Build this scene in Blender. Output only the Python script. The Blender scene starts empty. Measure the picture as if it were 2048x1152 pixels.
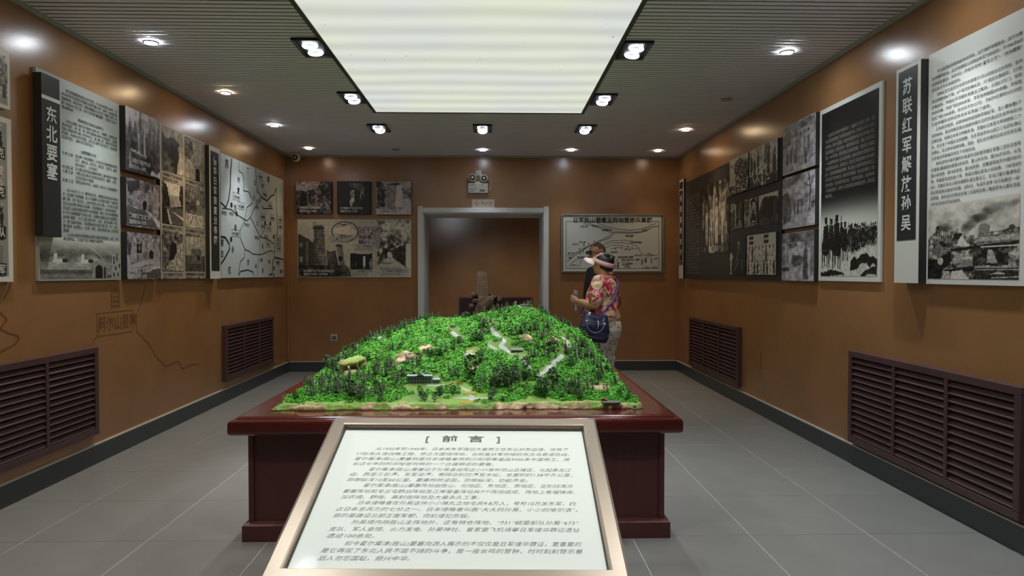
import bpy, bmesh, math, random
import numpy as np
from mathutils import Vector, Matrix, Euler
random.seed(7)
rng = np.random.default_rng(11)
scene = bpy.context.scene
C = bpy.data.collections.new('exhibition_room'); scene.collection.children.link(C)

# ---------------------------------------------------------------- camera
F = 1369.0; H = 1.316
cam_d = bpy.data.cameras.new('camera'); cam = bpy.data.objects.new('camera', cam_d); C.objects.link(cam)
cam_d.sensor_width = 36.0; cam_d.lens = F / 2048 * 36.0; cam_d.clip_start = 0.05
cam.location = (0, 0, H)
cam.rotation_euler = (math.pi/2 - math.atan(29/F), 0, -math.atan(35/F))
scene.camera = cam
RC = cam.rotation_euler.to_matrix(); O = Vector((0, 0, H))
def ray(u, v): return RC @ Vector(((u-1024)/F, -(v-576)/F, -1.0))
def hit(u, v, ax, val):
    d = ray(u, v); t = (val - O[ax]) / d[ax]; return O + d*t

# ---------------------------------------------------------------- world, exposure
w = bpy.data.worlds.new('world'); scene.world = w; w.use_nodes = True
w.node_tree.nodes['Background'].inputs[0].default_value = (0.02, 0.02, 0.022, 1)
w.node_tree.nodes['Background'].inputs[1].default_value = 1.0
vs = scene.view_settings; vs.view_transform = 'Standard'; vs.look = 'None'; vs.gamma = 1.0
vs.use_curve_mapping = False; vs.exposure = 0.45

# lamp powers (the lamps themselves are built with their fixtures)
PANEL_L = 1.03           # radiance of the luminous ceiling
P_SPOT = 33.0            # each gimbal lamp
P_DOWN = 56.0            # each recessed downlight
WHITE = (0.86, 0.93, 1.0); WARM = (1.0, 0.72, 0.45); NEUT = (0.95, 0.97, 1.0)

# ---------------------------------------------------------------- room dimensions
XL, XR, YB, ZC = -2.767, 2.483, 9.24, 2.895
YF = -2.2                # wall behind the camera
PX0, PX1, PY0, PY1 = -1.15, 0.85, 1.2, 6.73   # luminous panel

# ---------------------------------------------------------------- helpers
def s2l(c):
    c = np.asarray(c, float); return np.where(c <= .04045, c/12.92, ((c+.055)/1.055)**2.4)
def rgb(r, g, b): return tuple(float(x) for x in s2l(np.array([r, g, b])/255.0))

def mat(name, col, rough=.5, metal=0.0, spec=.5, bump=None, var=None, emit=None, coat=0.0, trans=0.0, attr=None, rand=None):
    m = bpy.data.materials.new(name); m.use_nodes = True
    nt = m.node_tree; b = nt.nodes['Principled BSDF']; L = nt.links.new
    b.inputs['Base Color'].default_value = (*col, 1); b.inputs['Roughness'].default_value = rough
    b.inputs['Metallic'].default_value = metal; b.inputs['Specular IOR Level'].default_value = spec
    b.inputs['Coat Weight'].default_value = coat; b.inputs['Coat Roughness'].default_value = .08
    b.inputs['Transmission Weight'].default_value = trans
    if emit: b.inputs['Emission Color'].default_value = (*emit[0], 1); b.inputs['Emission Strength'].default_value = emit[1]
    tc = nt.nodes.new('ShaderNodeTexCoord')
    src = None
    if attr:
        a = nt.nodes.new('ShaderNodeAttribute'); a.attribute_name = attr; src = a.outputs['Color']; L(src, b.inputs['Base Color'])
    if var:   # (scale, amount, stretch, coords)
        sc, am, st = var[0], var[1], var[2] if len(var) > 2 else (1, 1, 1)
        mp = nt.nodes.new('ShaderNodeMapping'); mp.inputs['Scale'].default_value = st
        L(tc.outputs[var[3] if len(var) > 3 else 'Object'], mp.inputs[0])
        n = nt.nodes.new('ShaderNodeTexNoise'); n.inputs['Scale'].default_value = sc; n.inputs['Detail'].default_value = 6
        L(mp.outputs[0], n.inputs['Vector'])
        mr = nt.nodes.new('ShaderNodeMapRange'); mr.inputs[1].default_value = .3; mr.inputs[2].default_value = .7
        mr.inputs[3].default_value = 1-am; mr.inputs[4].default_value = 1+am; L(n.outputs[0], mr.inputs[0])
        mx = nt.nodes.new('ShaderNodeMix'); mx.data_type = 'RGBA'; mx.blend_type = 'MULTIPLY'; mx.inputs[0].default_value = 1
        if src: L(src, mx.inputs[6])
        else: mx.inputs[6].default_value = (*col, 1)
        L(mr.outputs[0], mx.inputs[7]); L(mx.outputs[2], b.inputs['Base Color']); src = mx.outputs[2]
    if rand:  # per-object brightness variation
        oi = nt.nodes.new('ShaderNodeObjectInfo'); mr = nt.nodes.new('ShaderNodeMapRange')
        mr.inputs[3].default_value = 1-rand; mr.inputs[4].default_value = 1+rand; L(oi.outputs['Random'], mr.inputs[0])
        mx = nt.nodes.new('ShaderNodeMix'); mx.data_type = 'RGBA'; mx.blend_type = 'MULTIPLY'; mx.inputs[0].default_value = 1
        if src: L(src, mx.inputs[6])
        else: mx.inputs[6].default_value = (*col, 1)
        L(mr.outputs[0], mx.inputs[7]); L(mx.outputs[2], b.inputs['Base Color'])
    if bump:  # (scale, strength, stretch)
        mp = nt.nodes.new('ShaderNodeMapping'); mp.inputs['Scale'].default_value = bump[2] if len(bump) > 2 else (1, 1, 1)
        L(tc.outputs['Object'], mp.inputs[0])
        n = nt.nodes.new('ShaderNodeTexNoise'); n.inputs['Scale'].default_value = bump[0]; n.inputs['Detail'].default_value = 4
        L(mp.outputs[0], n.inputs['Vector'])
        bp = nt.nodes.new('ShaderNodeBump'); bp.inputs['Strength'].default_value = bump[1]; bp.inputs['Distance'].default_value = .01
        L(n.outputs[0], bp.inputs['Height']); L(bp.outputs[0], b.inputs['Normal'])
    return m

class MB:
    """collects boxes, lofts and polygons; build() links them as one mesh object"""
    def __init__(s): s.v = []; s.f = []; s.mi = []
    def add(s, vs, fs, mi=0):
        o = len(s.v); s.v += [tuple(p) for p in vs]; s.f += [tuple(i+o for i in f) for f in fs]; s.mi += [mi]*len(fs); return s
    def box(s, x0, x1, y0, y1, z0, z1, mi=0):
        return s.add([(x0,y0,z0),(x1,y0,z0),(x1,y1,z0),(x0,y1,z0),(x0,y0,z1),(x1,y0,z1),(x1,y1,z1),(x0,y1,z1)],
              [(0,3,2,1),(4,5,6,7),(0,1,5,4),(1,2,6,5),(2,3,7,6),(3,0,4,7)], mi)
    def rings(s, rs, mi=0, caps=True):
        n = len(rs[0]); vs = [p for r in rs for p in r]; fs = []
        for k in range(len(rs)-1):
            for i in range(n):
                j = (i+1) % n; fs.append((k*n+i, k*n+j, (k+1)*n+j, (k+1)*n+i))
        if caps: fs.append(tuple(range(n))[::-1]); fs.append(tuple((len(rs)-1)*n+i for i in range(n)))
        return s.add(vs, fs, mi)
    def lathe(s, prof, c=(0,0,0), n=24, mi=0, ax=2, caps=True):
        rs = []
        for r, h in prof:
            ring = []
            for i in range(n):
                a = 2*math.pi*i/n; p = [r*math.cos(a), r*math.sin(a), h]
                if ax == 0: p = [p[2], p[0], p[1]]
                if ax == 1: p = [p[1], p[2], p[0]]
                ring.append((p[0]+c[0], p[1]+c[1], p[2]+c[2]))
            rs.append(ring)
        return s.rings(rs, mi, caps)
    def tube(s, pts, r, n=8, mi=0):
        pts = [Vector(p) for p in pts]; rr = r if isinstance(r, (list, tuple)) else [r]*len(pts); rs = []
        for k, p in enumerate(pts):
            t = (pts[min(k+1, len(pts)-1)] - pts[max(k-1, 0)]).normalized()
            a = t.cross(Vector((0, 0, 1)))
            if a.length < .05: a = t.cross(Vector((1, 0, 0)))
            a.normalize(); b2 = t.cross(a)
            rs.append([tuple(p + (a*math.cos(2*math.pi*i/n) + b2*math.sin(2*math.pi*i/n))*rr[k]) for i in range(n)])
        return s.rings(rs, mi)
    def extrude(s, prof, x0, x1, mi=0):   # prof: closed (y,z) polygon swept along x
        n = len(prof); vs = [(x0, y, z) for y, z in prof] + [(x1, y, z) for y, z in prof]
        fs = [(i, (i+1) % n, n+(i+1) % n, n+i) for i in range(n)] + [tuple(range(n))[::-1], tuple(range(n, 2*n))]
        return s.add(vs, fs, mi)
    def mesh(s, name, mats, smooth=False):
        me = bpy.data.meshes.new(name); me.from_pydata(s.v, [], s.f)
        for m in (mats if isinstance(mats, (list, tuple)) else [mats]): me.materials.append(m)
        if any(s.mi): me.polygons.foreach_set('material_index', s.mi)
        bm = bmesh.new(); bm.from_mesh(me); bmesh.ops.recalc_face_normals(bm, faces=bm.faces); bm.to_mesh(me); bm.free()
        if smooth: me.shade_smooth()
        me.update(); return me
    def build(s, name, mats, parent=None, smooth=False, bevel=0, bseg=2):
        o = link(name, s.mesh(name, mats, smooth), parent)
        if bevel:
            md = o.modifiers.new('bevel', 'BEVEL'); md.width = bevel; md.segments = bseg; md.limit_method = 'ANGLE'; md.angle_limit = .6
        return o
def link(name, data, parent=None, mx=None):
    o = bpy.data.objects.new(name, data); C.objects.link(o)
    if parent: o.parent = parent
    if mx is not None: o.matrix_local = mx
    return o
def tag(o, label, cat, group=None):
    o['label'] = label; o['category'] = cat
    if group: o['group'] = group
    return o
def struct(o): o['kind'] = 'structure'; return o
def empty(name, mx=None, loc=None):
    o = bpy.data.objects.new(name, None); o.empty_display_size = .05; C.objects.link(o)
    if mx is not None: o.matrix_world = mx
    if loc is not None: o.location = loc
    return o
def copy_tree(o, parent=None):
    c = o.copy(); C.objects.link(c); c.parent = parent
    for ch in list(o.children): copy_tree(ch, c)
    return c
def spot(name, loc, target, power, col, angle, blend=.5, size=.03, parent=None):
    l = bpy.data.lights.new(name, 'SPOT'); l.energy = power; l.color = col; l.spot_size = math.radians(angle); l.spot_blend = blend; l.shadow_soft_size = size
    o = bpy.data.objects.new(name, l); C.objects.link(o); o.location = loc
    d = Vector(target) - Vector(loc); o.rotation_euler = d.to_track_quat('-Z', 'Y').to_euler()
    return o

# ---------------------------------------------------------------- materials
M = {}
def wall_material():
    m = mat('brown_lacquered_wall', rgb(158, 113, 71), .26, spec=1.0, var=(2.2, .10), bump=(60, .05))
    return m
M['wall'] = wall_material()
M['tile'] = mat('grey_floor_tile', rgb(132, 131, 127), .36, spec=.4, var=(5, .05), rand=.035, bump=(40, .03))
M['grout'] = mat('pale_grout', rgb(205, 205, 200), .8)
M['slat'] = mat('grey_ceiling_slat', rgb(240, 234, 246), .45, spec=.4)
M['void'] = mat('dark_ceiling_void', rgb(120, 118, 122), .9)
M['trimgrey'] = mat('grey_edge_trim', rgb(170, 170, 168), .5)
M['base'] = mat('slate_baseboard', rgb(66, 72, 74), .35)
M['basecap'] = mat('pale_baseboard_edge', rgb(196, 190, 178), .6)
M['white'] = mat('white_paint', rgb(225, 227, 228), .4)
M['cherry'] = mat('cherry_lacquer', rgb(92, 31, 23), .16, spec=.5, var=(3, .16, (1, 8, 8)), coat=.5)
M['cherrydark'] = mat('dark_cherry_panel', rgb(92, 50, 48), .35, var=(3, .12, (8, 1, .6)))
M['alu'] = mat('champagne_aluminium', rgb(160, 146, 130), .36, metal=.7, var=(6, .06, (1, 60, 1)))
M['black'] = mat('black_metal', rgb(34, 36, 40), .45)
M['grille'] = mat('maroon_grille_paint', rgb(84, 60, 60), .38, var=(9, .12))
M['paper'] = mat('white_print_board', rgb(222, 222, 214), .38)
M['ink'] = mat('black_print', rgb(38, 38, 38), .55)
M['lightink'] = mat('white_print', rgb(222, 222, 218), .5)
M['print'] = mat('printed_picture', (1, 1, 1), .38, attr='Col')
M['boardedge'] = mat('dark_board_edge', rgb(40, 36, 34), .6)
M['plastic'] = mat('white_plastic', rgb(212, 210, 203), .35)
# ================================================================ room shell
def plane_box(name, x0, x1, y0, y1, z0, z1, m): return struct(MB().box(x0, x1, y0, y1, z0, z1).build(name, m))
T = .12
wl = plane_box('wall_left', XL-T, XL, YF, YB, 0, ZC, M['wall'])
wr = plane_box('wall_right', XR, XR+T, YF, YB, 0, ZC, M['wall'])
plane_box('wall_front', XL-T, XR+T, YF-T, YF, 0, ZC, M['wall'])
DX0, DX1, DZ, WD = -.958, .661, 2.133, .70      # doorway through the back wall
wb = MB().box(XL-T, DX0, YB, YB+WD, 0, ZC).box(DX1, XR+T, YB, YB+WD, 0, ZC).box(DX0, DX1, YB, YB+WD, DZ, ZC).build('wall_back', M['wall']); struct(wb)
# hairline wall joints
for yy in (3.55,): MB().box(XL, XL+.002, yy, yy+.006, 2.2, 2.72).build('crack', M['boardedge'], wl)
MB().box(XL+.002, XL+.03, YB-.03, YB-.002, .15, 2.7).build('corner_conduit', M['wall'], wb)
MB().box(XR-.025, XR-.002, YB-.03, YB-.002, .15, 2.75).build('corner_conduit', M['wall'], wb)
MB().box(XR-.002, XR, 6.3, 6.306, .42, .58).build('crack', M['boardedge'], wr)

# floor of 0.6 m tiles
fl = struct(MB().box(XL, XR, YF, YB, -.06, -.0025).build('floor', M['grout']))
def tile_mesh(a, b):
    g = .0022; m = MB()
    rs = []
    for e, z in ((g, -.01), (g, -.0012), (g+.0012, 0)):
        rs.append([(e, e, z), (a-e, e, z), (a-e, b-e, z), (e, b-e, z)])
    return m.rings(rs).mesh('floor_tile', M['tile'])
tcache = {}
xs = [XL] + [x for x in np.arange(1.287-.6*8, XR, .6) if x > XL+.02 and x < XR-.02] + [XR]
ys = [YF] + [y for y in np.arange(3.986-.6*12, YB, .6) if y > YF+.02 and y < YB-.02] + [YB]
for i in range(len(xs)-1):
    for j in range(len(ys)-1):
        k = (round(xs[i+1]-xs[i], 4), round(ys[j+1]-ys[j], 4))
        if k not in tcache: tcache[k] = tile_mesh(*k)
        link('floor_tile', tcache[k], fl, Matrix.Translation((xs[i], ys[j], 0)))

# ceiling of narrow slats
ce = struct(MB().box(XL-T, XR+T, YF, YB, ZC+.05, ZC+.11).build('ceiling', M['void']))
pitch, sw = .0590, .0430
def slat_mesh(L):
    return MB().extrude([(0, 0), (.003, -.002), (sw-.003, -.002), (sw, 0), (sw, .0015), (0, .0015)], 0, L).mesh('ceiling_slat', M['slat'])
scache = {}
def slat(x0, x1, y):
    k = round(x1-x0, 4)
    if k not in scache: scache[k] = slat_mesh(k)
    link('ceiling_slat', scache[k], ce, Matrix.Translation((x0, y, ZC+.006)))
def fixture_cut(segs, y, fx):
    for (cx, cy, hw) in fx:
        if cy-hw-.02 < y+sw and y < cy+hw+.02:
            ns = []
            for a, b in segs:
                if a < cx-hw and b > cx+hw: ns += [(a, cx-hw), (cx+hw, b)]
                else: ns.append((a, b))
            segs = ns
    return segs
GIMB = [(-1.265, 4.84, -1), (-1.27, 6.2, -1), (-1.27, 3.4, -1), (-1.27, 2.03, -1), (.985, 4.84, 1), (.985, 6.2, 1), (.985, 3.4, 1), (.985, 2.03, 1),
        (-1.25, 7.48, 0), (-.13, 7.47, 0), (.99, 7.46, 0)]
y = YB - sw - .01; nsl = 0
while y > YF:
    if PY0-.03 < y+sw and y < PY1+.03:
        slat(XL+.02, PX0-.03, y); slat(PX1+.03, XR-.02, y); nsl += 2
    else: slat(XL+.02, XR-.02, y); nsl += 1
    y -= pitch
for n, (a, b, c, d) in enumerate([(XL, XL+.022, YF, YB), (XR-.022, XR, YF, YB), (XL, XR, YB-.012, YB)]):
    struct(MB().box(a, b, c, d, ZC-.022, ZC+.015).build('trim_%d' % (n+1), M['trimgrey']))

# luminous stretch ceiling
def panel_mat():
    m = bpy.data.materials.new('luminous_film'); m.use_nodes = True; nt = m.node_tree; L = nt.links.new
    for n in list(nt.nodes): nt.nodes.remove(n)
    out = nt.nodes.new('ShaderNodeOutputMaterial'); em = nt.nodes.new('ShaderNodeEmission'); tc = nt.nodes.new('ShaderNodeTexCoord')
    nz = nt.nodes.new('ShaderNodeTexNoise'); nz.inputs['Scale'].default_value = .55; L(tc.outputs['Object'], nz.inputs['Vector'])
    mp = nt.nodes.new('ShaderNodeMapping'); L(tc.outputs['Object'], mp.inputs[0])
    ad = nt.nodes.new('ShaderNodeMix'); ad.data_type = 'RGBA'; ad.blend_type = 'ADD'; ad.inputs[0].default_value = .22
    L(mp.outputs[0], ad.inputs[6]); L(nz.outputs['Color'], ad.inputs[7])
    wv = nt.nodes.new('ShaderNodeTexWave'); wv.bands_direction = 'Y'; wv.inputs['Scale'].default_value = 1.02; wv.inputs['Distortion'].default_value = .9
    wv.inputs['Detail'].default_value = 1.0; wv.inputs['Detail Scale'].default_value = .6
    L(ad.outputs[2], wv.inputs['Vector'])
    mr = nt.nodes.new('ShaderNodeMapRange'); mr.inputs[3].default_value = .88*PANEL_L*.62; mr.inputs[4].default_value = 1.06*PANEL_L*.62; L(wv.outputs['Fac'], mr.inputs[0])
    n2 = nt.nodes.new('ShaderNodeTexNoise'); n2.inputs['Scale'].default_value = 1.1; L(tc.outputs['Object'], n2.inputs['Vector'])
    cr = nt.nodes.new('ShaderNodeValToRGB'); cr.color_ramp.elements[0].position = .38; cr.color_ramp.elements[1].position = .64
    cr.color_ramp.elements[0].color = (*rgb(228, 232, 226), 1); cr.color_ramp.elements[1].color = (*rgb(233, 238, 218), 1)
    L(n2.outputs['Fac'], cr.inputs[0]); L(cr.outputs[0], em.inputs[0]); L(mr.outputs[0], em.inputs[1]); L(em.outputs[0], out.inputs[0]); return m
lp = tag(empty('luminous_ceiling_panel', loc=(PX0, PY0, ZC)), 'large glowing white stretch-film light panel set in the slatted ceiling', 'light panel')
MB().box(0, PX1-PX0, 0, PY1-PY0, -.006, .0).build('diffuser', panel_mat(), lp)
mb = MB(); a, b = PX1-PX0, PY1-PY0
mb.box(-.03, 0, -.03, b+.03, -.012, .05).box(a, a+.03, -.03, b+.03, -.012, .05).box(0, a, -.03, 0, -.012, .05).box(0, a, b, b+.03, -.012, .05)
mb.build('frame', mat('panel_edge', rgb(70, 70, 66), .5), lp)
mb = MB()
for u, v in ((650, 50), (701, 110), (706, 138), (700, 138), (1045, 85), (954, 122), (960, 118), (850, 120), (1226, 74), (1120, 138), (905, 185), (812, 112), (1212, 48), (770, 120)):
    p = hit(u, v, 2, ZC-.0065); rx, ry = random.uniform(.004, .011), random.uniform(.003, .008); px, py = p.x-PX0, p.y-PY0
    mb.add([(px-rx, py, -.0064), (px, py-ry, -.0064), (px+rx, py+ry*.3, -.0064), (px, py+ry, -.0064)], [(0, 1, 2, 3)])
mb.build('dead_insects', mat('dust_specks', rgb(120, 120, 100), .9), lp)['kind'] = 'stuff'

# twin gimbal spot fixtures
em_w = mat('lamp_white', (1, 1, 1), .4, emit=((.93, .95, 1.0), 4.0))
em_y = mat('lamp_warm', (1, 1, 1), .4, emit=((1.0, .80, .55), 6.0))
em_dw = mat('downlight_white', (1, 1, 1), .4, emit=((.86, .93, 1.0), 150.0)); em_dy = mat('downlight_warm', (1, 1, 1), .4, emit=((1.0, .72, .42), 85.0))
em_bw = mat('downlight_white_dim', (1, 1, 1), .4, emit=((.86, .93, 1.0), 55.0)); em_by = mat('downlight_warm_dim', (1, 1, 1), .4, emit=((1.0, .74, .46), 40.0))
em_0 = mat('lamp_off', rgb(150, 150, 150), .3)
M['reflector'] = mat('lamp_reflector', rgb(150, 152, 165), .25, metal=.6, emit=((.8, .82, .95), .35))
gl = ['black twin spotlight beside the light panel, facing the row of fortress photographs', 'black twin spotlight at the light panel edge nearest the doorway, photograph-wall side',
      'black twin spotlight beside the light panel, out over the preface stand', 'black twin spotlight beside the light panel behind the preface stand',
      'black twin spotlight beside the light panel, on the side of the red army board', 'black twin spotlight by the light panel corner nearest the barracks plan',
      'black twin spotlight beside the light panel over the long text board side', 'black twin spotlight beside the light panel behind the long text board',
      'black twin spotlight between the light panel and the row of three small photographs', 'black twin spotlight between the light panel and the doorway', 'black twin spotlight between the light panel and the barracks plan']
TX = (-.18, 4.45, .75)
for i, (x, y, sd) in enumerate(GIMB):
    g = tag(empty('twin_spotlight', loc=(x, y, ZC)), gl[i], 'spotlight', 'twin spotlights in the ceiling')
    hw, hl = .100, .185
    MB().box(-hw, hw, -hl, hl, -.006, -.0005).build('housing', M['black'], g)
    MB().box(-hw, -hw+.008, -hl, hl, -.016, -.006).box(hw-.008, hw, -hl, hl, -.016, -.006).box(-hw, hw, -hl, -hl+.008, -.016, -.006).box(-hw, hw, hl-.008, hl, -.016, -.006).build('rim', M['black'], g)
    front = i in (3, 7) or i in (2, 6)
    tgt = Vector((TX[0] + random.uniform(-.4, .4) + (x-TX[0])*.35, min(max(TX[1] + (y-TX[1])*.5, 3.7), 5.2), .8))
    if i in (3, 7): tgt = Vector((-.13, 2.35, .5))
    for q in (-.076, .076):
        aim = (tgt - Vector((x, y, ZC))).normalized(); aim = (aim + Vector((0, 0, -1.3))).normalized(); rot = aim.to_track_quat('-Z', 'Y').to_matrix().to_4x4()
        lh = MB().lathe([(.050, .006), (.054, -.004), (.050, -.010), (.041, -.006), (.036, .004)], n=28, caps=False).build('lamp_ring', em_w, g, True)
        lh.matrix_local = Matrix.Translation((0, q, -.014)) @ rot
        MB().lathe([(.040, .003), (.012, .007)], n=24).build('reflector', M['reflector'], lh)
        t2 = tgt + Vector((random.uniform(-.15, .15), q*3, 0))
        if i == 5 and q > 0: t2 = Vector((1.08, 6.9, 1.05))
        if i in (2, 6) and q < 0: t2 = Vector((-.13, 2.45, .55))
        spot('twin_spotlight_lamp', (x, y+q, ZC-.05), t2, P_SPOT, NEUT, 58, .7, .035)
    MB().box(-hw-.018, -hw, hl-.03, hl-.01, -.008, 0).build('clip', M['plastic'], g) if i in (0, 4) else None

# recessed downlights along the walls
DOWN = [(-2.34, 4.76, 'w'), (-2.34, 6.06, 'y'), (-2.34, 7.38, 'w'), (-2.34, 8.72, 'y'), (2.08, 4.85, 'w'), (2.10, 6.18, '0'), (2.10, 7.50, 'y'), (2.10, 8.78, 'y'),
        (-1.25, 8.78, '0'), (-.15, 8.78, 'w'), (.98, 8.76, 'w'), (-2.34, 3.44, 'y'), (-2.34, 2.1, 'w'), (2.08, 3.5, 'w'), (2.08, 2.15, 'w')]
dl = ['round white recessed downlight above the dark titled text panel', 'round warm recessed downlight above the framed fortress photographs', 'round white recessed downlight above the fortress distribution map',
      'round warm recessed downlight in the corner beside the dome camera', 'round white recessed downlight above the tall red army title board', 'round unlit recessed downlight above the mounted horsemen board',
      'round warm recessed downlight above the black panel of labourer photographs', 'round warm recessed downlight in the corner above the narrow title strip', 'round unlit recessed downlight above the three small photographs',
      'round white recessed downlight above the emergency light', 'round white recessed downlight above the framed barracks plan', 'round warm recessed downlight above the board of captioned tanks and patrols',
      'round white recessed downlight on the photograph side behind the preface stand', 'round white recessed downlight above the long printed text board', 'round white recessed downlight behind the long printed text board']
for i, (x, y, k) in enumerate(DOWN):
    d = tag(empty('recessed_downlight', loc=(x, y, ZC)), dl[i], 'downlight', 'recessed downlights along the walls')
    MB().lathe([(.052, -.001), (.050, -.010), (.043, -.012), (.041, -.004)], n=24, caps=False).build('trim_ring', M['trimgrey'], d, True)
    MB().lathe([(.042, -.006), (.030, -.010), (.012, -.011)], n=24).build('lens', {'w': em_dw if y < 8 else em_bw, 'y': em_dy if y < 8 else em_by, '0': em_0}[k], d, True)
    if k != '0': spot('downlight_lamp', (x, y, ZC-.03), (x, y, 0), P_DOWN*(1.0 if k == 'w' else .6)*(.36 if y > 8 else 1), WHITE if k == 'w' else WARM, 88, 1.0, .045)

# baseboards with a pale upper edge
def baseboard(name, x0, x1, y0, y1):
    o = struct(MB().box(x0, x1, y0, y1, 0, .128).build(name, M['base']))
    ex = .004
    struct(MB().box(x0-(ex if name == 'r' else 0), x1, y0, y1, .128, .137).build('cap', M['basecap'], o)); return o
baseboard('baseboard_left', XL, XL+.016, YF, YB)
baseboard('baseboard_right', XR-.016, XR, YF, YB)
bb = baseboard('baseboard_back', XL+.016, DX0-.068, YB-.016, YB)
MB().box(DX1+.068, XR-.016, YB-.016, YB, 0, .128).build('board', M['base'], bb); MB().box(DX1+.068, XR-.016, YB-.016, YB, .128, .137).build('cap', M['basecap'], bb)

# door casing
dr = struct(empty('door_1', loc=((DX0+DX1)/2, YB, 0))); hw = (DX1-DX0)/2
MB().box(-hw-.07, -hw, -.03, 0, 0, DZ+.085).build('casing', M['white'], dr, bevel=.004)
MB().box(hw, hw+.07, -.03, 0, 0, DZ+.085).build('casing', M['white'], dr, bevel=.004)
MB().box(-hw, hw, -.022, 0, DZ, DZ+.065).build('header', M['white'], dr, bevel=.004)
MB().box(-hw-.001, -hw+.012, 0, WD+.02, 0, DZ).build('jamb', M['white'], dr)
MB().box(hw-.012, hw+.001, 0, WD+.02, 0, DZ).build('jamb', M['white'], dr)
MB().box(-hw, hw, 0, WD+.02, DZ-.012, DZ+.001).build('soffit', M['white'], dr)

# dim hall beyond the doorway
Y2, Y3 = YB+WD, 15.3
struct(MB().box(-4.5, 4.0, Y3, Y3+.1, 0, ZC).build('wall_far', M['wall']))
struct(MB().box(-4.6, -4.5, Y2, Y3, 0, ZC).build('wall_far_left', M['wall'])); struct(MB().box(4.0, 4.1, Y2, Y3, 0, ZC).build('wall_far_right', M['wall']))
struct(MB().box(-4.6, 4.1, YB, Y3, -.06, 0).build('floor_far', M['tile'])); struct(MB().box(-4.6, 4.1, Y2, Y3+.1, ZC, ZC+.05).build('ceiling_far', M['slat']))
struct(MB().box(-4.6, XL-T, Y2-.1, Y2, 0, ZC).box(XR+T, 4.1, Y2-.1, Y2, 0, ZC).build('wall_far_front', M['wall']))
for (x, y, c, pw, nm) in ((2.1, 14.7, WARM, 38, 'lighting the wall right of the stone tower'), (-2.6, 14.7, WARM, 14, 'lighting the wall away from the grille'), (-1.2, 11.2, WHITE, 16, 'added inside the doorway to brighten the far wall'), (-1.0, 12.2, NEUT, 110, 'added to light the stone tower')):  # the white and neutral lamps are added to brighten far wall and tower
    d = tag(empty('recessed_downlight', loc=(x, y, ZC)), 'recessed downlight in the dim hall beyond, %s' % nm, 'downlight', 'downlights in the hall beyond')
    MB().lathe([(.052, -.001), (.05, -.01), (.03, -.011)], n=20).build('lens', em_y if c is WARM else em_w, d)
    spot('hall_lamp', (x, y, ZC-.03), (x, y, 0) if c is WARM else ((-.1, 15.0, 1.3) if c is WHITE else (-.2, 13.3, 1.0)), pw, c, 100 if c is WARM else 95, .7, .04)
# ================================================================ printing: lettering and pictures
TEXTQ = []
def text(parent, items, m, z=0.0, name='lettering', bold=0.0, shear=0.0, label=None, res=2):
    """items: (string, x, y, size, fit_width or None, align)"""
    TEXTQ.append(dict(parent=parent, items=items, m=m, z=z, name=name, bold=bold, shear=shear, label=label, res=res))
def vtext(s, x, y, size, step, sx=1.0): return [(c, x, y - i*step, size, None, 'C') for i, c in enumerate(s)]
def flush_text():
    jobs = []
    for q in TEXTQ:
        for it in q['items']:
            cu = bpy.data.curves.new('t', 'FONT'); cu.body = it[0]; cu.size = it[3]; cu.resolution_u = q['res']; cu.offset = q['bold']*it[3]; cu.shear = q['shear']
            cu.align_x = {'L': 'LEFT', 'C': 'CENTER', 'R': 'RIGHT'}[it[5]]; cu.dimensions = '2D'; cu.fill_mode = 'BOTH'
            o = bpy.data.objects.new('t', cu); scene.collection.objects.link(o); jobs.append((q, it, o, cu))
    bpy.context.view_layer.update(); dg = bpy.context.evaluated_depsgraph_get()
    acc = {}
    for q, it, o, cu in jobs:
        me = bpy.data.meshes.new_from_object(o.evaluated_get(dg)); n = len(me.vertices)
        if n:
            co = np.empty(n*3, np.float32); me.vertices.foreach_get('co', co); co = co.reshape(-1, 3)
            if it[4]:
                wd = co[:, 0].max()-co[:, 0].min()
                if wd > 1e-6:
                    k = it[4]/wd
                    if it[5] == 'L': co[:, 0] = (co[:, 0]-co[:, 0].min())*k
                    else: co[:, 0] *= k
            co[:, 0] += it[1]; co[:, 1] += it[2]; co[:, 2] = q['z']
            ls = np.empty(len(me.loops), np.int32); me.loops.foreach_get('vertex_index', ls)
            tot = np.empty(len(me.polygons), np.int32); me.polygons.foreach_get('loop_total', tot)
            a = acc.setdefault(id(q), [q, [], [], [], 0]); a[1].append(co); a[2].append(ls+a[4]); a[3].append(tot); a[4] += n
        bpy.data.meshes.remove(me)
    for q, it, o, cu in jobs: bpy.data.objects.remove(o); bpy.data.curves.remove(cu)
    for q, cs, ls, ts, n in acc.values():
        o = link(q['name'], raw_mesh(q['name'], np.concatenate(cs), np.concatenate(ls), np.concatenate(ts), q['m']), q['parent'])
        if q['label']: o['label'] = q['label']
        if len(q['items']) > 6 and q['name'] != 'title_lettering': o['kind'] = 'stuff'
def raw_mesh(name, co, loops, tot, m, cols=None, smooth=False):
    me = bpy.data.meshes.new(name); me.vertices.add(len(co)); me.vertices.foreach_set('co', np.asarray(co, np.float32).ravel())
    me.loops.add(len(loops)); me.loops.foreach_set('vertex_index', np.asarray(loops, np.int32)); me.polygons.add(len(tot))
    st = np.concatenate([[0], np.cumsum(tot)[:-1]]).astype(np.int32); me.polygons.foreach_set('loop_start', st)
    try: me.polygons.foreach_set('loop_total', np.asarray(tot, np.int32))
    except Exception: pass
    me.update(calc_edges=True)
    if cols is not None:
        a = me.color_attributes.new('Col', 'FLOAT_COLOR', 'POINT'); c4 = np.ones((len(co), 4), np.float32); c4[:, :3] = cols; a.data.foreach_set('color', c4.ravel())
    me.materials.append(m)
    if smooth: me.shade_smooth()
    me.validate(); return me

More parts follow.
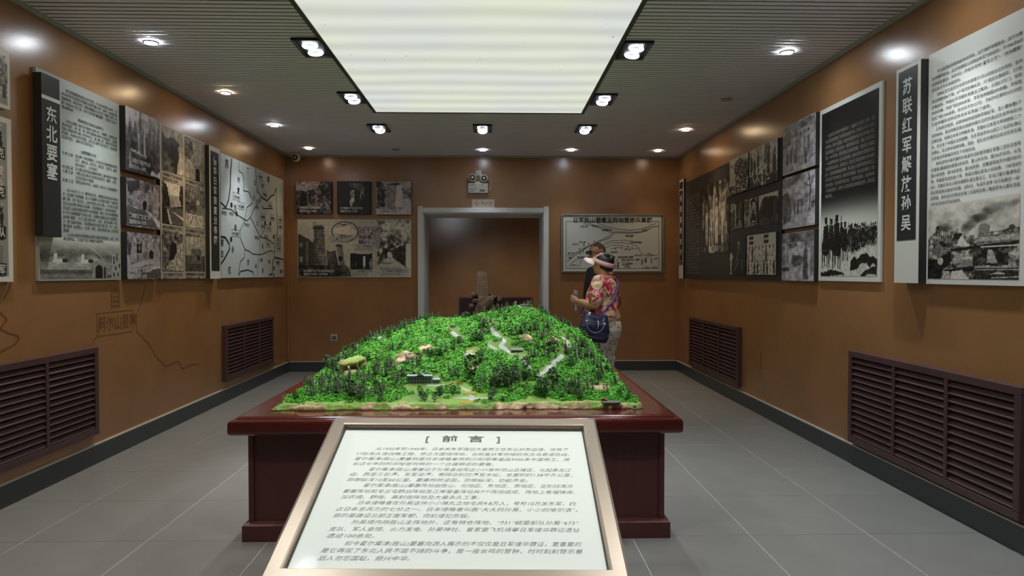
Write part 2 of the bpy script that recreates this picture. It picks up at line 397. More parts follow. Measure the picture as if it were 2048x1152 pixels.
def vnoise(shape, sx, sy, seed=0, octs=4):
    """value noise on a (h,w) grid, sx/sy cells across"""
    h, w_ = shape; r = np.random.default_rng(seed); out = np.zeros(shape); amp = 1; tot = 0
    for o in range(octs):
        nx, ny = max(2, int(sx*2**o)+2), max(2, int(sy*2**o)+2); g = r.random((ny+1, nx+1))
        X = np.linspace(0, nx-1.001, w_); Y = np.linspace(0, ny-1.001, h); xi = X.astype(int); yi = Y.astype(int)
        fx = (X-xi); fy = (Y-yi); fx = fx*fx*(3-2*fx); fy = (fy*fy*(3-2*fy))[:, None]
        a = g[np.ix_(yi, xi)]; b = g[np.ix_(yi, xi+1)]; c = g[np.ix_(yi+1, xi)]; d = g[np.ix_(yi+1, xi+1)]
        out += amp*((a*(1-fx)+b*fx)*(1-fy) + (c*(1-fx)+d*fx)*fy); tot += amp; amp *= .55
    return out/tot - .5

class Pic:
    """a printed picture, drawn in (0..1, 0..1) with y up, brightness 0..1 in display values"""
    def __init__(s, asp, n=64, bg=.5, seed=1):
        s.w = max(8, int(n*math.sqrt(asp))); s.h = max(8, int(n/math.sqrt(asp))); s.a = np.full((s.h, s.w), float(bg)); s.seed = seed*100
        s.X, s.Y = np.meshgrid((np.arange(s.w))/(s.w-1), (np.arange(s.h))/(s.h-1)); s.asp = asp; s.rgb = None
    def sd(s): s.seed += 1; return s.seed
    def put(s, k, v, op=1.0): s.a = np.where(k, s.a*(1-op)+v*op, s.a); return s
    def poly(s, pts, v, op=1.0, wob=0.0):
        X, Y = s.X, s.Y
        if wob: X = X + wob*vnoise(s.a.shape, 9, 9, s.sd()); Y = Y + wob*vnoise(s.a.shape, 9, 9, s.sd())
        k = np.zeros(s.a.shape, bool); n = len(pts)
        for i in range(n):
            x0, y0 = pts[i]; x1, y1 = pts[(i+1) % n]
            if y0 == y1: continue
            c = ((Y >= min(y0, y1)) & (Y < max(y0, y1))); k ^= c & (X < x0 + (Y-y0)/(y1-y0)*(x1-x0))
        s.k = k; return s.put(k, v, op)
    def rect(s, x0, y0, x1, y1, v, op=1.0): return s.poly([(x0, y0), (x1, y0), (x1, y1), (x0, y1)], v, op)
    def ell(s, cx, cy, rx, ry, v, op=1.0, wob=0.0):
        X, Y = s.X, s.Y
        if wob: X = X + wob*vnoise(s.a.shape, 8, 8, s.sd()); Y = Y + wob*vnoise(s.a.shape, 8, 8, s.sd())
        s.k = ((X-cx)/rx)**2 + ((Y-cy)/ry)**2 < 1; return s.put(s.k, v, op)
    def blob(s, cx, cy, rx, ry, v, op=1.0):
        q = np.clip(1-(((s.X-cx)/rx)**2 + ((s.Y-cy)/ry)**2), 0, 1)*op; s.a = s.a*(1-q)+v*q; return s
    def grad(s, y0, y1, v0, v1):
        t = np.clip((s.Y-y0)/(y1-y0), 0, 1); k = (s.Y >= y0) & (s.Y <= y1); return s.put(k, 0, 0) if False else setattr(s, 'a', np.where(k, v0+(v1-v0)*t, s.a)) or s
    def noise(s, amp, sx=8, sy=8, octs=4, k=None):
        n = vnoise(s.a.shape, sx, sy, s.sd(), octs)*3.4*amp; s.a = s.a + (n if k is None else np.where(k, n, 0)); return s
    def line(s, pts, wd, v, op=1.0):
        for (x0, y0), (x1, y1) in zip(pts[:-1], pts[1:]):
            A = s.asp; px, py = (s.X-x0)*A, s.Y-y0; dx, dy = (x1-x0)*A, y1-y0; L2 = dx*dx+dy*dy+1e-9
            t = np.clip((px*dx+py*dy)/L2, 0, 1); d = np.hypot(px-t*dx, py-t*dy); s.put(d < wd, v, op)
        return s
    def person(s, x, y, h, v, head=None, wd=.13):
        A = s.asp; s.poly([(x-wd*h/A, y), (x+wd*h/A, y), (x+wd*1.1*h/A, y+h*.6), (x+wd*.9*h/A, y+h*.8), (x-wd*.9*h/A, y+h*.8), (x-wd*1.1*h/A, y+h*.6)], v, wob=.012)
        return s.ell(x, y+h*.9, .085*h/A, .1*h, v if head is None else head)
    def trees(s, x0, x1, y0, hh, v, n=8, jit=.2, op=1.0):
        for i in range(n):
            x = x0+(x1-x0)*(i+.5)/n; r = random.Random(s.sd()); h = hh*(1+jit*(r.random()*2-1)); wd = (x1-x0)/n*.75
            s.poly([(x-wd, y0), (x+wd, y0), (x, y0+h)], v, op, wob=.05)
        return s
    def mesh(s, w_, h_, tint=(1.0, .98, .93), lo=.10, hi=.86, name='picture', mask=None):
        v = np.clip((s.a-.5)*1.22+.5, 0, 1)*(hi-lo)+lo; c = v[..., None]*np.array(tint)
        c = s2l(np.clip(c, 0, 1)); co = np.stack([s.X*w_, s.Y*h_, np.zeros_like(s.X)], -1).reshape(-1, 3)
        i = np.arange(s.h*s.w).reshape(s.h, s.w); q = np.stack([i[:-1, :-1], i[:-1, 1:], i[1:, 1:], i[1:, :-1]], -1).reshape(-1, 4)
        return raw_mesh(name, co, q.ravel(), np.full(len(q), 4), M['print'], c.reshape(-1, 3))
def picture(parent, pic, x, y, w_, h_, z, tint=(1.0, .98, .93), lo=.10, hi=.86, name='picture'):
    return link(name, pic.mesh(w_, h_, tint, lo, hi, name), parent, Matrix.Translation((x, y, z)))

# ---------------------------------------------------------------- frames on the walls
def frame_mx(side, o):
    if side == 'L': cols = ((0, 1, 0), (0, 0, 1), (1, 0, 0))
    elif side == 'R': cols = ((0, -1, 0), (0, 0, 1), (-1, 0, 0))
    else: cols = ((1, 0, 0), (0, 0, 1), (0, -1, 0))
    m = Matrix.Identity(4)
    for i, c in enumerate(cols):
        for j in range(3): m[j][i] = c[j]
    m.translation = o; return m
def on_wall(side, u, v, off=0.0):
    if side == 'L': return hit(u, v, 0, XL+off)
    if side == 'R': return hit(u, v, 0, XR-off)
    return hit(u, v, 1, YB-off)
class Board:
    """a board hung on a wall; pixel quad (u0,vt0,vb0)-(u1,vt1,vb1) read on its front plane gives its place"""
    def __init__(s, side, u0, vt0, vb0, u1, vt1, vb1, th, name, label, cat, face=None, edge=None, group=None, z0=.002):
        s.side = side; s.th = th
        A = on_wall(side, u0, (vt0+vb0)/2, th); B = on_wall(side, u1, (vt1+vb1)/2, th)
        tz = (on_wall(side, u0, vt0, th).z + on_wall(side, u1, vt1, th).z)/2; bz = (on_wall(side, u0, vb0, th).z + on_wall(side, u1, vb1, th).z)/2
        o = A.copy(); o.z = bz
        if side == 'L': o.x = XL; s.w = B.y-A.y
        elif side == 'R': o.x = XR; s.w = A.y-B.y
        else: o.y = YB; s.w = B.x-A.x
        s.h = tz-bz; s.mx = frame_mx(side, o); s.inv = s.mx.inverted(); s.o = tag(empty(name, s.mx), label, cat, group)
        s.panel = MB().box(0, s.w, 0, s.h, z0, th-.002).build('panel', edge or face or M['boardedge'], s.o)
        s.face = MB().box(0, s.w, 0, s.h, th-.002, th).build('face', face or M['paper'], s.o)
        s.z = th+.0012
    def loc(s, u, v):
        p = s.inv @ on_wall(s.side, u, v, s.th); return p.x, p.y
    def caption(s, l1, l2, x, y, size, dark=False, wf=None):
        if not dark:
            text(s.o, [(l1, x, y, size, wf, 'L'), (l2, x, y-size*1.22, size, None if wf is None else wf*.78, 'L')], M['ink'], s.z+.0012, 'caption_outline', bold=.075, res=1)
            text(s.o, [(l1, x, y, size, wf, 'L'), (l2, x, y-size*1.22, size, None if wf is None else wf*.78, 'L')], M['lightink'], s.z+.002, 'caption', bold=.012, res=1)
        else:
            text(s.o, [(l1, x, y, size, wf, 'L'), (l2, x, y-size*1.22, size, None if wf is None else wf*.78, 'L')], M['ink'], s.z+.0012, 'caption', bold=.012, res=1)
# ================================================================ left wall boards
PURP = (1.0, .955, .985); SEP = (1.0, .965, .90); GREY = (.985, 1.0, .975)
Mgreen = mat('pale_green_board', rgb(172, 176, 168), .38)
Mtan = mat('taupe_board', rgb(176, 170, 158), .38)
Mdark = mat('charcoal_board', rgb(44, 45, 48), .38)

# the board at the near end, mostly outside the picture
b = Board('L', -34, 84, 208, 19.5, 104, 214, .03, 'photo_board', 'sepia photograph of soldiers in a field, above the captioned tank board', 'photograph', M['paper'], M['paper'])
p = Pic(b.w/b.h, 60, .78, 1).noise(.1, 5, 4); p.poly([(0, .3), (1, .35), (1, .8), (.7, .9), (0, .7)], .45, wob=.15).noise(.35, 14, 18)
p.person(.86, .12, .38, .3, .55); p.person(.55, .15, .4, .28, .5); p.rect(0, 0, 1, .12, .66); p.noise(.08, 20, 20)
picture(b.o, p, .0, .02, b.w-.02, b.h-.05, b.z, SEP)
b = Board('L', -60, 219, 566, 24, 235, 562, .03, 'photo_board', 'grey board of stacked captioned photographs of tanks and patrols', 'display board', mat('grey_board', rgb(150, 150, 148), .4), M['paper'])
MB().box(0, b.w, 0, .03, b.th, b.th+.001).box(0, b.w, b.h-.03, b.h, b.th, b.th+.001).box(b.w-.035, b.w, .03, b.h-.03, b.th, b.th+.001).build('white_border', M['paper'], b.o)
caps = ['八九式坦克', '九七式坦克', '关东军机动小队', '东北抗日联军']
for k, (t0, t1) in enumerate(((.955, .735), (.70, .50), (.475, .255), (.225, .03))):
    hh = (t0-t1)*b.h; p = Pic((b.w-.09)/hh, 56, .8, 5+k).noise(.15, 4, 4)
    if k == 0: p.ell(.8, .55, .22, .3, .15, wob=.2).ell(.6, .3, .3, .2, .2, wob=.1).line([(.75, .9), (.95, .75)], .04, .1).noise(.2, 8, 8)
    if k == 1: p.rect(0, 0, 1, .4, .45).line([(.3, .62), (.95, .70)], .02, .1).ell(.45, .6, .2, .14, .2).line([(.4, .3), (1, .18)], .03, .12).noise(.12, 10, 10)
    if k == 2: p.rect(0, 0, 1, 1, .35).noise(.5, 12, 12); p.person(.85, .1, .45, .6); p.person(.6, .1, .5, .15)
    if k == 3: p.rect(0, .0, 1, 1, .55).noise(.06, 6, 3)
    picture(b.o, p, .02, t1*b.h, b.w-.09, hh, b.z)
    MB().box(b.w*.35, b.w-.055, t1*b.h+.008, t1*b.h+.075, b.th+.0022, b.th+.003).build('caption_plate', M['ink'], b.o)
    text(b.o, [(caps[k], b.w-.062, t1*b.h+.02, .058, None, 'R')], M['lightink'], b.th+.0042, 'caption', bold=.015)

# board of the north-east fortresses
bA = b = Board('L', 74.5, 136, 561, 240, 208, 560, .022, 'text_board', 'tall pale board of small text with airfield photograph along its foot', 'display board', Mgreen, Mgreen)
W_, H_ = b.w, b.h
p = Pic(W_/(.205*H_), 110, .6, 9); p.a[:] = .40; p.noise(.1, 6, 5)
fade = np.clip((p.Y-.55)/.42, 0, 1)
p.poly([(0, .42), (.15, .55), (.3, .52), (.42, .58), (.6, .6), (.8, .5), (1, .5), (1, 0), (0, 0)], .55, wob=.08)
p.rect(0, .28, 1, .40, .62).noise(.1, 12, 5).rect(0, 0, .6, .12, .5).rect(0, .12, .62, .26, .34).rect(0, .22, .6, .30, .66).noise(.08, 16, 8)
for cx, sc in ((.20, 1), (.52, .9)):
    p.ell(cx, .42, .07*sc, .06*sc, .93).poly([(cx-.06*sc, .40), (cx-.02*sc, .40), (cx-.015*sc, .62), (cx-.05*sc, .62)], .95).ell(cx+.075*sc, .44, .035, .06, .2).line([(cx-.1, .38), (cx+.1, .38)], .012, .8)
p.poly([(.62, .52), (.67, .52), (.80, .38), (.80, .34), (.62, .48)], .75).poly([(.60, 0), (.80, 0), (.80, .36), (.70, .47), (.62, .42)], .62).rect(.65, 0, .745, .25, .10).ell(.697, .25, .047, .10, .10).rect(.76, 0, .79, .3, .2)
p.line([(.56, .82), (.68, .66), (.80, .40)], .015, .68)
p.poly([(.865, 0), (1, 0), (1, .62), (.885, .66)], .66)
for x, y_ in ((.90, .5), (.945, .58), (.90, .38), (.945, .47), (.90, .05), (.96, .05), (.925, .22), (.98, .28)): p.rect(x, y_, x+.018, y_+.10, .15)
p.rect(.81, .02, .87, .08, .25).noise(.05, 40, 20)
p.a = p.a*(1-fade)+.885*fade
picture(b.o, p, .012, .012, W_-.024, .205*H_, b.z, (1.0, .99, .93), hi=.84)
# title strip standing proud of the board
def strip(side, u0, vt0, vb0, u1, vt1, vb1, th, label, chars, um, v0, dv, k=1.0, face=None, boldness=.02, z0=.002):
    s = Board(side, u0, vt0, vb0, u1, vt1, vb1, th, 'title_strip', label, 'title board', face or Mdark, M['boardedge'], z0=z0)
    step = s.loc(um, v0)[1]-s.loc(um, v0+dv)[1]; size = step*k
    text(s.o, vtext(chars, s.w/2, s.loc(um, v0)[1]-size*.36, size, step), M['lightink'], s.th+.0032, 'title_lettering', bold=boldness, res=4, label='white title characters set down the strip')
    return s
s = strip('L', 84.5, 146, 474, 121, 160, 472.5, .075, 'narrow black title strip with four white characters mounted over pale board', '东北要塞', 103, 231, 37.6, .93, z0=.0245)
yb = s.loc(103, 199)[1]
MB().box(0, s.w, yb-.011, yb+.011, s.th+.0005, s.th+.002).build('white_bar', M['lightink'], s.o)
x0, x1 = b.loc(124, 300)[0], W_-.035; tw = x1-x0
T1 = ['　　东北要塞等筑垒区分布范围。1932年3月到1945年，日', '本关东军为巩固对中国东北的军事占领，进攻、防御苏联', '而秘密构筑，修筑在中苏、中蒙边境绵延3000余公里，中国劳工惨死，构', '筑了绵延4000余公里，共计17处的军事要塞群，号称为“东方马', '奇诺防线”。']
T2 = ['　　对东北要塞工事的目的是基于国防方针，根据第一战场的设想', '进攻作战的，第一期、第二期的要塞建设是作为进攻据点，企图随', '时侵入苏联的桥头堡上方阵地作战。第三期工事，因南太平洋战争', '的消耗，作战方针转为防御。因此而主要作为抗击苏军，阻滞苏联', '红军的侵入，掩护关东军的战斗。']
T3 = ['在边境17个筑垒要塞中，分布在东正面的要塞有珲春、', '东宁、鹿鸣台、绥芬河、观月台、半截河、庙岭、', '虎头等8个，三分地区。', '东北部正面的筑垒要塞有凤翔、霍尔莫津2个要塞。', '北部正面沿黑龙江修筑的有黑河、瑷珲、孙吴、', '法别拉等4个要塞。', '西部正面有海拉尔、乌奴耳、阿尔山三个筑垒要塞地。']
T4 = ['　　在1931年“九一八”事变发生后，侵略的战争由此开始日', '本一切加强了军事部署。在1932年春到1935年春先建成了大量的军', '事工事，并扩增兵员。占领中国东北的大陆，1933年日本提', '出东北以边境为基地的对苏战略，并且密集建成了《对苏作战要领》。', '在边境上向要地增筑修筑作为军事要塞，建设了东北边境要塞地', '区17处大规模要塞群的筑垒工事，主要集中布置在各处大型要塞中，', '从而称“要塞”。分为乙要正面的东宁、绥芬、观月台等第一第二', '方、第七国境守备队，17处要塞中建立的第三期工事，东宁、虎头、', '霍尔莫津（孙吴胜山）三处第、黑河，海拉尔等地为第一阶段的四', '要塞。']
T5 = ['　　1933年6月起关东军要塞队在建并开始进行筑垒建设，从此，日中', '两边境地区，三苏联方面大规模的军备竞争。']
it = []
sz = .0232
yy = lambda u, v: b.loc(u, v)[1] - sz*.5
def lines(arr, u, v0, dv, size, xa, xb):
    for k, t in enumerate(arr):
        ind = 0
        if t.startswith('　　'): t = t[2:]; ind = size*2.0
        f = (xb-xa-ind) if k < len(arr)-1 else min((xb-xa-ind), size*1.0*len(t))
        it.append((t, xa+ind, yy(u, v0+k*dv), size, f, 'L'))
lines(T1, 126, 178, 8.7, sz, x0, x1); it.append(('要塞修筑的目的和战略意义', x0+tw*.5, yy(170, 245), sz*1.08, None, 'C'))
lines(T2, 126, 239, 8.3, sz, x0, x1); it.append(('边境要塞的分布', x0+tw*.45, yy(176, 307), sz*1.08, None, 'C'))
for k, t in enumerate(T3): it.append((t, x0+.135, yy(150, 310+k*8.6), sz*.96, min(tw-.135, sz*1.0*len(t)), 'L'))
for k, t in ((0, '东 部 正 面'), (3, '东北部正面'), (4, '北 部 正 面'), (6, '西 部 正 面')): it.append((t, x0, yy(122, 303+k*9.0), sz*.96, .108, 'L'))
lines(T4, 126, 377, 9.1, sz*.97, x0, x1); lines(T5, 126, 467, 9.0, sz*.97, x0, x1)
text(b.o, it, M['ink'], b.z+.0015, bold=.006, res=1)

# three framed photographs beside it
def canvas(side, q, name, label, pic, tint, cap=None, th=.045, n=64, capx=.07, capy=.17, capw=.62, capsz=.075, edge=None, group=None, lo=.10, hi=.86):
    b = Board(side, *q, th, name, label, 'photograph', edge or M['boardedge'], edge or M['boardedge'], group)
    p = pic(Pic(b.w/b.h, n, .5, abs(hash(label)) % 997 if False else sum(map(ord, label)) % 997)); picture(b.o, p, 0, 0, b.w, b.h, b.z, tint, lo, hi)
    if cap: b.caption(cap[0], cap[1], capx*b.w, capy*b.h, capsz*b.w, wf=capw*b.w)
    return b
def pic_monument(p):
    p.grad(0, 1, .3, .75).noise(.12, 3, 4).blob(.1, .95, .35, .3, 1.0)
    p.trees(.05, 1.05, .35, .62, .33, 7, .25, .75).rect(0, 0, 1, .5, .30).noise(.14, 10, 7)
    p.rect(.33, .32, .47, .64, .45).rect(.33, .32, .39, .64, .72).rect(.50, .32, .68, .62, .35).rect(.50, .30, .56, .62, .72).rect(.53, .62, .57, .96, .85).rect(.57, .62, .585, .9, .3).rect(.36, .64, .38, .78, .7).rect(.64, .58, .66, .78, .5)
    p.poly([(.08, .10), (.55, .13), (.60, .30), (.30, .36), (.08, .34)], .34).poly([(.08, .10), (.14, .10), (.15, .30), (.08, .34)], .7).poly([(.10, .34), (.40, .30), (.58, .28), (.60, .31), (.15, .37)], .75).poly([(.52, .06), (.76, .06), (.74, .26), (.54, .27)], .13)
    p.rect(0, 0, 1, .05, .28).poly([(.66, .03), (1, .03), (1, .12), (.93, .08), (.75, .10)], .92, wob=.08).rect(.45, .42, .49, .52, .1).rect(.58, .36, .62, .5, .15)
    return p.noise(.16, 16, 14)
def pic_tunnel(p):
    p.a[:] = .55; p.noise(.25, 6, 6).noise(.2, 16, 14); p.poly([(.0, .92), (.4, 1), (.4, .85), (.2, .7), (.05, .72)], .25, wob=.1)
    p.poly([(.2, .75), (.95, .78), (.97, .3), (.5, .38), (.2, .45)], .66, wob=.08).noise(.12, 14, 12)
    p.poly([(.46, .38), (.58, .38), (.58, .55), (.52, .6), (.47, .55)], .08, wob=.02).poly([(.60, .33), (.76, .31), (.74, .5), (.64, .52)], .42, wob=.05)
    p.poly([(0, .45), (.3, .38), (.5, .40), (.98, .02), (0, .02)], .40, wob=.04).poly([(.5, .40), (.54, .40), (.75, .32), (.98, .16), (1, .05), (.9, .05), (.78, .26)], .88, wob=.03).line([(.62, .2), (.68, .26)], .02, .85)
    return p.noise(.08, 20, 20)
def pic_tunnel2(p):
    p.a[:] = .62; p.noise(.2, 8, 6).noise(.18, 18, 16); p.poly([(.05, .35), (.98, .42), (.98, .7), (.05, .75)], .62, wob=.06).noise(.1, 14, 14)
    p.rect(.28, .56, .42, .76, .12).rect(.33, .62, .38, .72, .5).poly([(.64, .45), (.78, .45), (.78, .60), (.71, .66), (.65, .60)], .05, wob=.02).poly([(.45, .46), (.63, .44), (.62, .62), (.50, .62)], .46, wob=.05).rect(.29, .34, .32, .52, .1).poly([(.0, .5), (.1, .5), (.12, .8), (0, .8)], .3, wob=.05)
    p.poly([(0, .28), (.5, .42), (1, .40), (1, .28), (.65, .25), (.3, .05), (0, .05)], .72, wob=.04).poly([(.3, .0), (.45, .16), (.7, .25), (1, .27), (1, 0)], .35, wob=.03).line([(.55, .16), (.8, .24), (1, .26)], .015, .95).poly([(.3, .22), (.5, .31), (.8, .34), (.8, .31), (.5, .26)], .5)
    return p.noise(.06, 22, 22)
canvas('L', (251, 212, 340.5, 319, 241, 358), 'framed_photograph', 'purple-grey photograph of a twin-pillared monument among fir trees', pic_monument, PURP, ('阿尔山要塞位于内蒙古阿尔山市', '建造时间1935—1944年'), capy=.155)
canvas('L', (252.5, 355, 451, 319.5, 370, 460), 'framed_photograph', 'purple-grey photograph of a tunnel door with a curving kerb in front', pic_tunnel, PURP, ('黑河要塞位于黑龙江省黑河市', '建造时间1934—1937年'), capy=.19)
canvas('L', (254, 464, 558, 320, 470.5, 558), 'framed_photograph', 'purple-grey photograph of a tunnel entrance with a small wall plaque', pic_tunnel2, PURP, ('虎头要塞位于黑龙江省虎林', '建造时间1934—1939年'), capy=.15)

# board of six photographs
b = Board('L', 320.5, 245.5, 558, 410.5, 287, 557, .03, 'photo_board', 'taupe board holding six small sepia photographs of ruined fortifications', 'display board', Mtan, M['boardedge'])
def q_cave(p):
    p.a[:] = .62; p.poly([(0, .9), (.2, .75), (.4, .82), (.7, .8), (.85, .72), (1, .6), (1, .4), (.85, .35), (.8, .1), (.65, .0), (0, 0)], .2, wob=.08).poly([(.75, .65), (1, .7), (1, 0), (.7, 0), (.72, .2), (.85, .4)], .74, wob=.08)
    return p.blob(.5, .4, .35, .3, .05, .8).blob(0.1, .2, .5, .3, .5, .6).noise(.16, 8, 10)
def q_door(p): p.a[:] = .68; p.noise(.12, 6, 6); p.ell(.15, .75, .25, .28, .35, wob=.1).noise(.3, 12, 16, k=p.k); p.line([(.55, 1), (.45, .3)], .01, .45); p.rect(.52, 0, .75, .25, .08); p.ell(.63, .25, .115, .06, .08); p.rect(.5, .34, .8, .36, .4); return p.noise(.12, 14, 14)
def q_rail(p): p.a[:] = .85; p.poly([(0, 1), (.2, .95), (.35, .6), (.4, .4), (0, .3)], .1, wob=.08).poly([(.85, 1), (1, .95), (1, .4), (.8, .6)], .2, wob=.1).rect(.35, .4, .8, .72, .62).noise(.14, 10, 10); p.rect(0, 0, 1, .42, .35).poly([(0, .45), (.2, .35), (.35, 0), (0, 0)], .12); p.poly([(.2, .34), (.26, .35), (.45, 0), (.33, 0)], .8).poly([(.25, .36), (.3, .36), (1, .12), (1, .2)], .85).poly([(.4, .4), (1, .5), (1, .42)], .2); return p.noise(.08, 14, 14)
def q_mortar(p): p.a[:] = .55; p.trees(0, 1, .6, .5, .3, 7, .2, .6).rect(0, 0, 1, .35, .78).noise(.15, 8, 8); p.poly([(0, .65), (.55, .62), (.6, .4), (0, .42)], .3, wob=.1).ell(.65, .68, .08, .07, .85).poly([(.6, .6), (.8, .55), (.95, .4), (.6, .32)], .55, wob=.08).poly([(.1, .42), (.6, .36), (.6, .34), (.1, .38)], .2).line([(.2, .05), (.4, .3)], .02, .4).line([(.7, .05), (.5, .3)], .02, .45); return p.noise(.14, 14, 14)
def q_hole(p): p.a[:] = .45; p.noise(.25, 7, 8).noise(.15, 16, 16); p.poly([(.33, .3), (.4, .78), (.66, .76), (.66, .5), (.5, .28)], .07, wob=.05).poly([(.1, .05), (.4, .25), (.65, .45), (.75, .7), (1, .8), (1, 0)], .72, wob=.08).noise(.3, 20, 20, k=p.k); return p
def q_pill(p): p.a[:] = .78; p.trees(0, 1, .4, .6, .66, 12, .3, .5); [p.line([(x, .4), (x+.01, 1)], .012, .5) for x in (.2, .45, .62, .8)]; p.rect(0, 0, 1, .45, .32).noise(.12, 10, 10); p.poly([(.28, .22), (.8, .2), (.83, .6), (.75, .65), (.35, .65), (.28, .6)], .45).noise(.1, 6, 14, k=p.k); p.rect(.6, .32, .72, .45, .08); return p.noise(.1, 18, 18)
cells = [(323, 402, 251, 338, q_cave), (0, 0, 0, 0, q_door), (0,)*4 + (q_rail,), (0,)*4 + (q_mortar,), (0,)*4 + (q_hole,), (0,)*4 + (q_pill,)]
px_cells = [((323.3, 251.5), (365.5, 352)), ((369.5, 273), (408.5, 366)), ((324, 361), (366.5, 452)), ((370, 374), (409, 459)), ((324, 465), (366.5, 542)), ((370.5, 471.5), (409.5, 542))]
pc = ['孙吴要塞位于黑龙江省孙吴县', '东宁要塞位于黑龙江省', '鹿鸣台要塞位于黑龙江', '绥芬河要塞位于黑龙江省', '五家子要塞位于黑龙江省', '珲春要塞位于吉林省']
for k, ((ua, va), (ub, vb)) in enumerate(px_cells):
    xa, ya = b.loc(ua, va); xb, yb2 = b.loc(ub, vb)
    p = cells[k][4](Pic((xb-xa)/(ya-yb2), 58, .5, 40+k)); 
    MB().box(xa-.004, xb+.004, yb2-.004, ya+.004, b.th+.0002, b.th+.0008).build('black_border', M['ink'], b.o)
    picture(b.o, p, xa, yb2, xb-xa, ya-yb2, b.z+.0005, SEP)
    b.caption(pc[k], '建造时间1934—1939年', xa, yb2-.042, .030, True, (xb-xa)*.95)

# title strip and map
s = strip('L', 419.5, 288.5, 557.5, 440.5, 301.5, 557, .07, 'white-bordered black title strip with nine white characters beside the map', '侵华日军要塞分布图', 429.5, 322.5, 19.7, .88, M['paper'])
MB().box(.028, s.w-.028, .075, s.h-.045, s.th+.0004, s.th+.0016).build('black_field', Mdark, s.o)
b = Board('L', 441.5, 308.5, 552.5, 567, 358, 556.5, .03, 'map_board', 'grey fortress distribution map with heavy black border lines', 'map', mat('grey_map_board', rgb(198, 203, 197), .38), M['boardedge'])
def mline(b, pts, wd, name='map_line', z=None, m=None, conv=True):
    """flat inked line through pixel points read on the board"""
    P = [Vector(b.loc(*p)) if conv else Vector(p) for p in pts]; mb = MB(); z = z or b.th+.0009
    for k in range(len(P)-1):
        d = (P[k+1]-P[k]); 
        if d.length < 1e-6: continue
        n = Vector((-d.y, d.x)).normalized()*wd/2; e = d.normalized()*wd*.3
        a, c = P[k]-e, P[k+1]+e
        mb.add([(a.x-n.x, a.y-n.y, z), (c.x-n.x, c.y-n.y, z), (c.x+n.x, c.y+n.y, z), (a.x+n.x, a.y+n.y, z)], [(0, 1, 2, 3)])
    return mb.build(name, m or M['ink'], b.o)
cv = lambda pts: [(430+x*.2257, 300+y*.2257) for x, y in pts]
for wd, pts in [(.022, [(148, 80), (137, 200), (135, 330), (120, 440), (95, 510), (52, 465)]), (.022, [(52, 768), (90, 775), (125, 830), (128, 880), (85, 960), (52, 1010)]),
    (.010, [(212, 105), (210, 185), (245, 210), (258, 300), (252, 360), (295, 370), (333, 440), (330, 470), (280, 510), (262, 620), (220, 720), (222, 780), (265, 880), (260, 950), (222, 990), (208, 1112)]),
    (.018, [(360, 165), (365, 270), (385, 370), (410, 420), (460, 450), (500, 405), (520, 400), (540, 338)]), (.016, [(540, 338), (545, 500), (548, 640), (555, 720), (535, 780), (530, 850), (525, 950), (605, 970)]),
    (.010, [(62, 515), (140, 525), (200, 575), (265, 620), (285, 625), (312, 595), (365, 700), (402, 770), (470, 790), (520, 830)]), (.009, [(312, 595), (345, 520), (395, 450)]), (.009, [(402, 770), (440, 700), (450, 660)]),
    (.009, [(265, 880), (300, 895), (330, 920), (400, 928), (440, 912), (490, 890), (520, 905)]), (.009, [(402, 770), (392, 900), (385, 1000), (378, 1105)]), (.018, [(525, 950), (510, 1000), (508, 1100), (480, 1105)]),
    (.012, [(208, 1112), (225, 1075), (290, 1062), (335, 1080), (342, 1110)]), (.012, [(415, 495), (430, 520), (510, 518)]), (.018, [(348, 268), (356, 310)]), (.018, [(366, 350), (374, 385)]), (.018, [(392, 425), (402, 455)])]:
    mline(b, cv(pts), wd, z=b.th+.0009+random.uniform(0, .0012))
for x, y_ in ((145, 488), (190, 565), (142, 792), (443, 648), (490, 652), (520, 766)):
    c = b.loc(430+x*.2257, 300+y_*.2257); MB().lathe([(.028, b.th+.0004), (.028, b.th+.0024)], (c[0], c[1], 0), 14).build('site_marker', M['ink'], b.o)
it = []; bx = MB()
for x, y_, t in ((190, 418, '海拉尔要塞'), (230, 500, '乌奴耳要塞'), (180, 742, '阿尔山要塞'), (400, 240, '瑷珲要塞'), (412, 312, '黑河要塞'), (437, 395, '孙吴要塞'), (487, 495, '霍尔莫津'), (423, 595, '凤翔要塞'), (508, 605, '富锦要塞'), (577, 620, '虎头要塞'), (577, 680, '庙岭要塞'), (478, 695, '半截河'), (567, 785, '观月台'), (563, 830, '绥芬河'), (563, 875, '东宁要塞'), (472, 835, '五家子'), (555, 995, '珲春要塞')):
    u, v = 430+x*.2257, 300+y_*.2257; c = b.loc(u, v); fw = .16 if len(t) > 4 else .13
    it.append((t, c[0], c[1]-.014, .038, fw, 'C')); xa, xb, ya, yb2 = c[0]-fw/2-.02, c[0]+fw/2+.02, c[1]-.035, c[1]+.04
    for a_ in ((xa, ya, xb, ya+.004), (xa, yb2, xb, yb2+.004), (xa, ya, xa+.004, yb2), (xb, ya, xb+.004, yb2+.004)): bx.box(a_[0], a_[2], a_[1], a_[3], b.th+.0002, b.th+.0008)
bx.build('name_boxes', M['ink'], b.o)['kind'] = 'stuff'
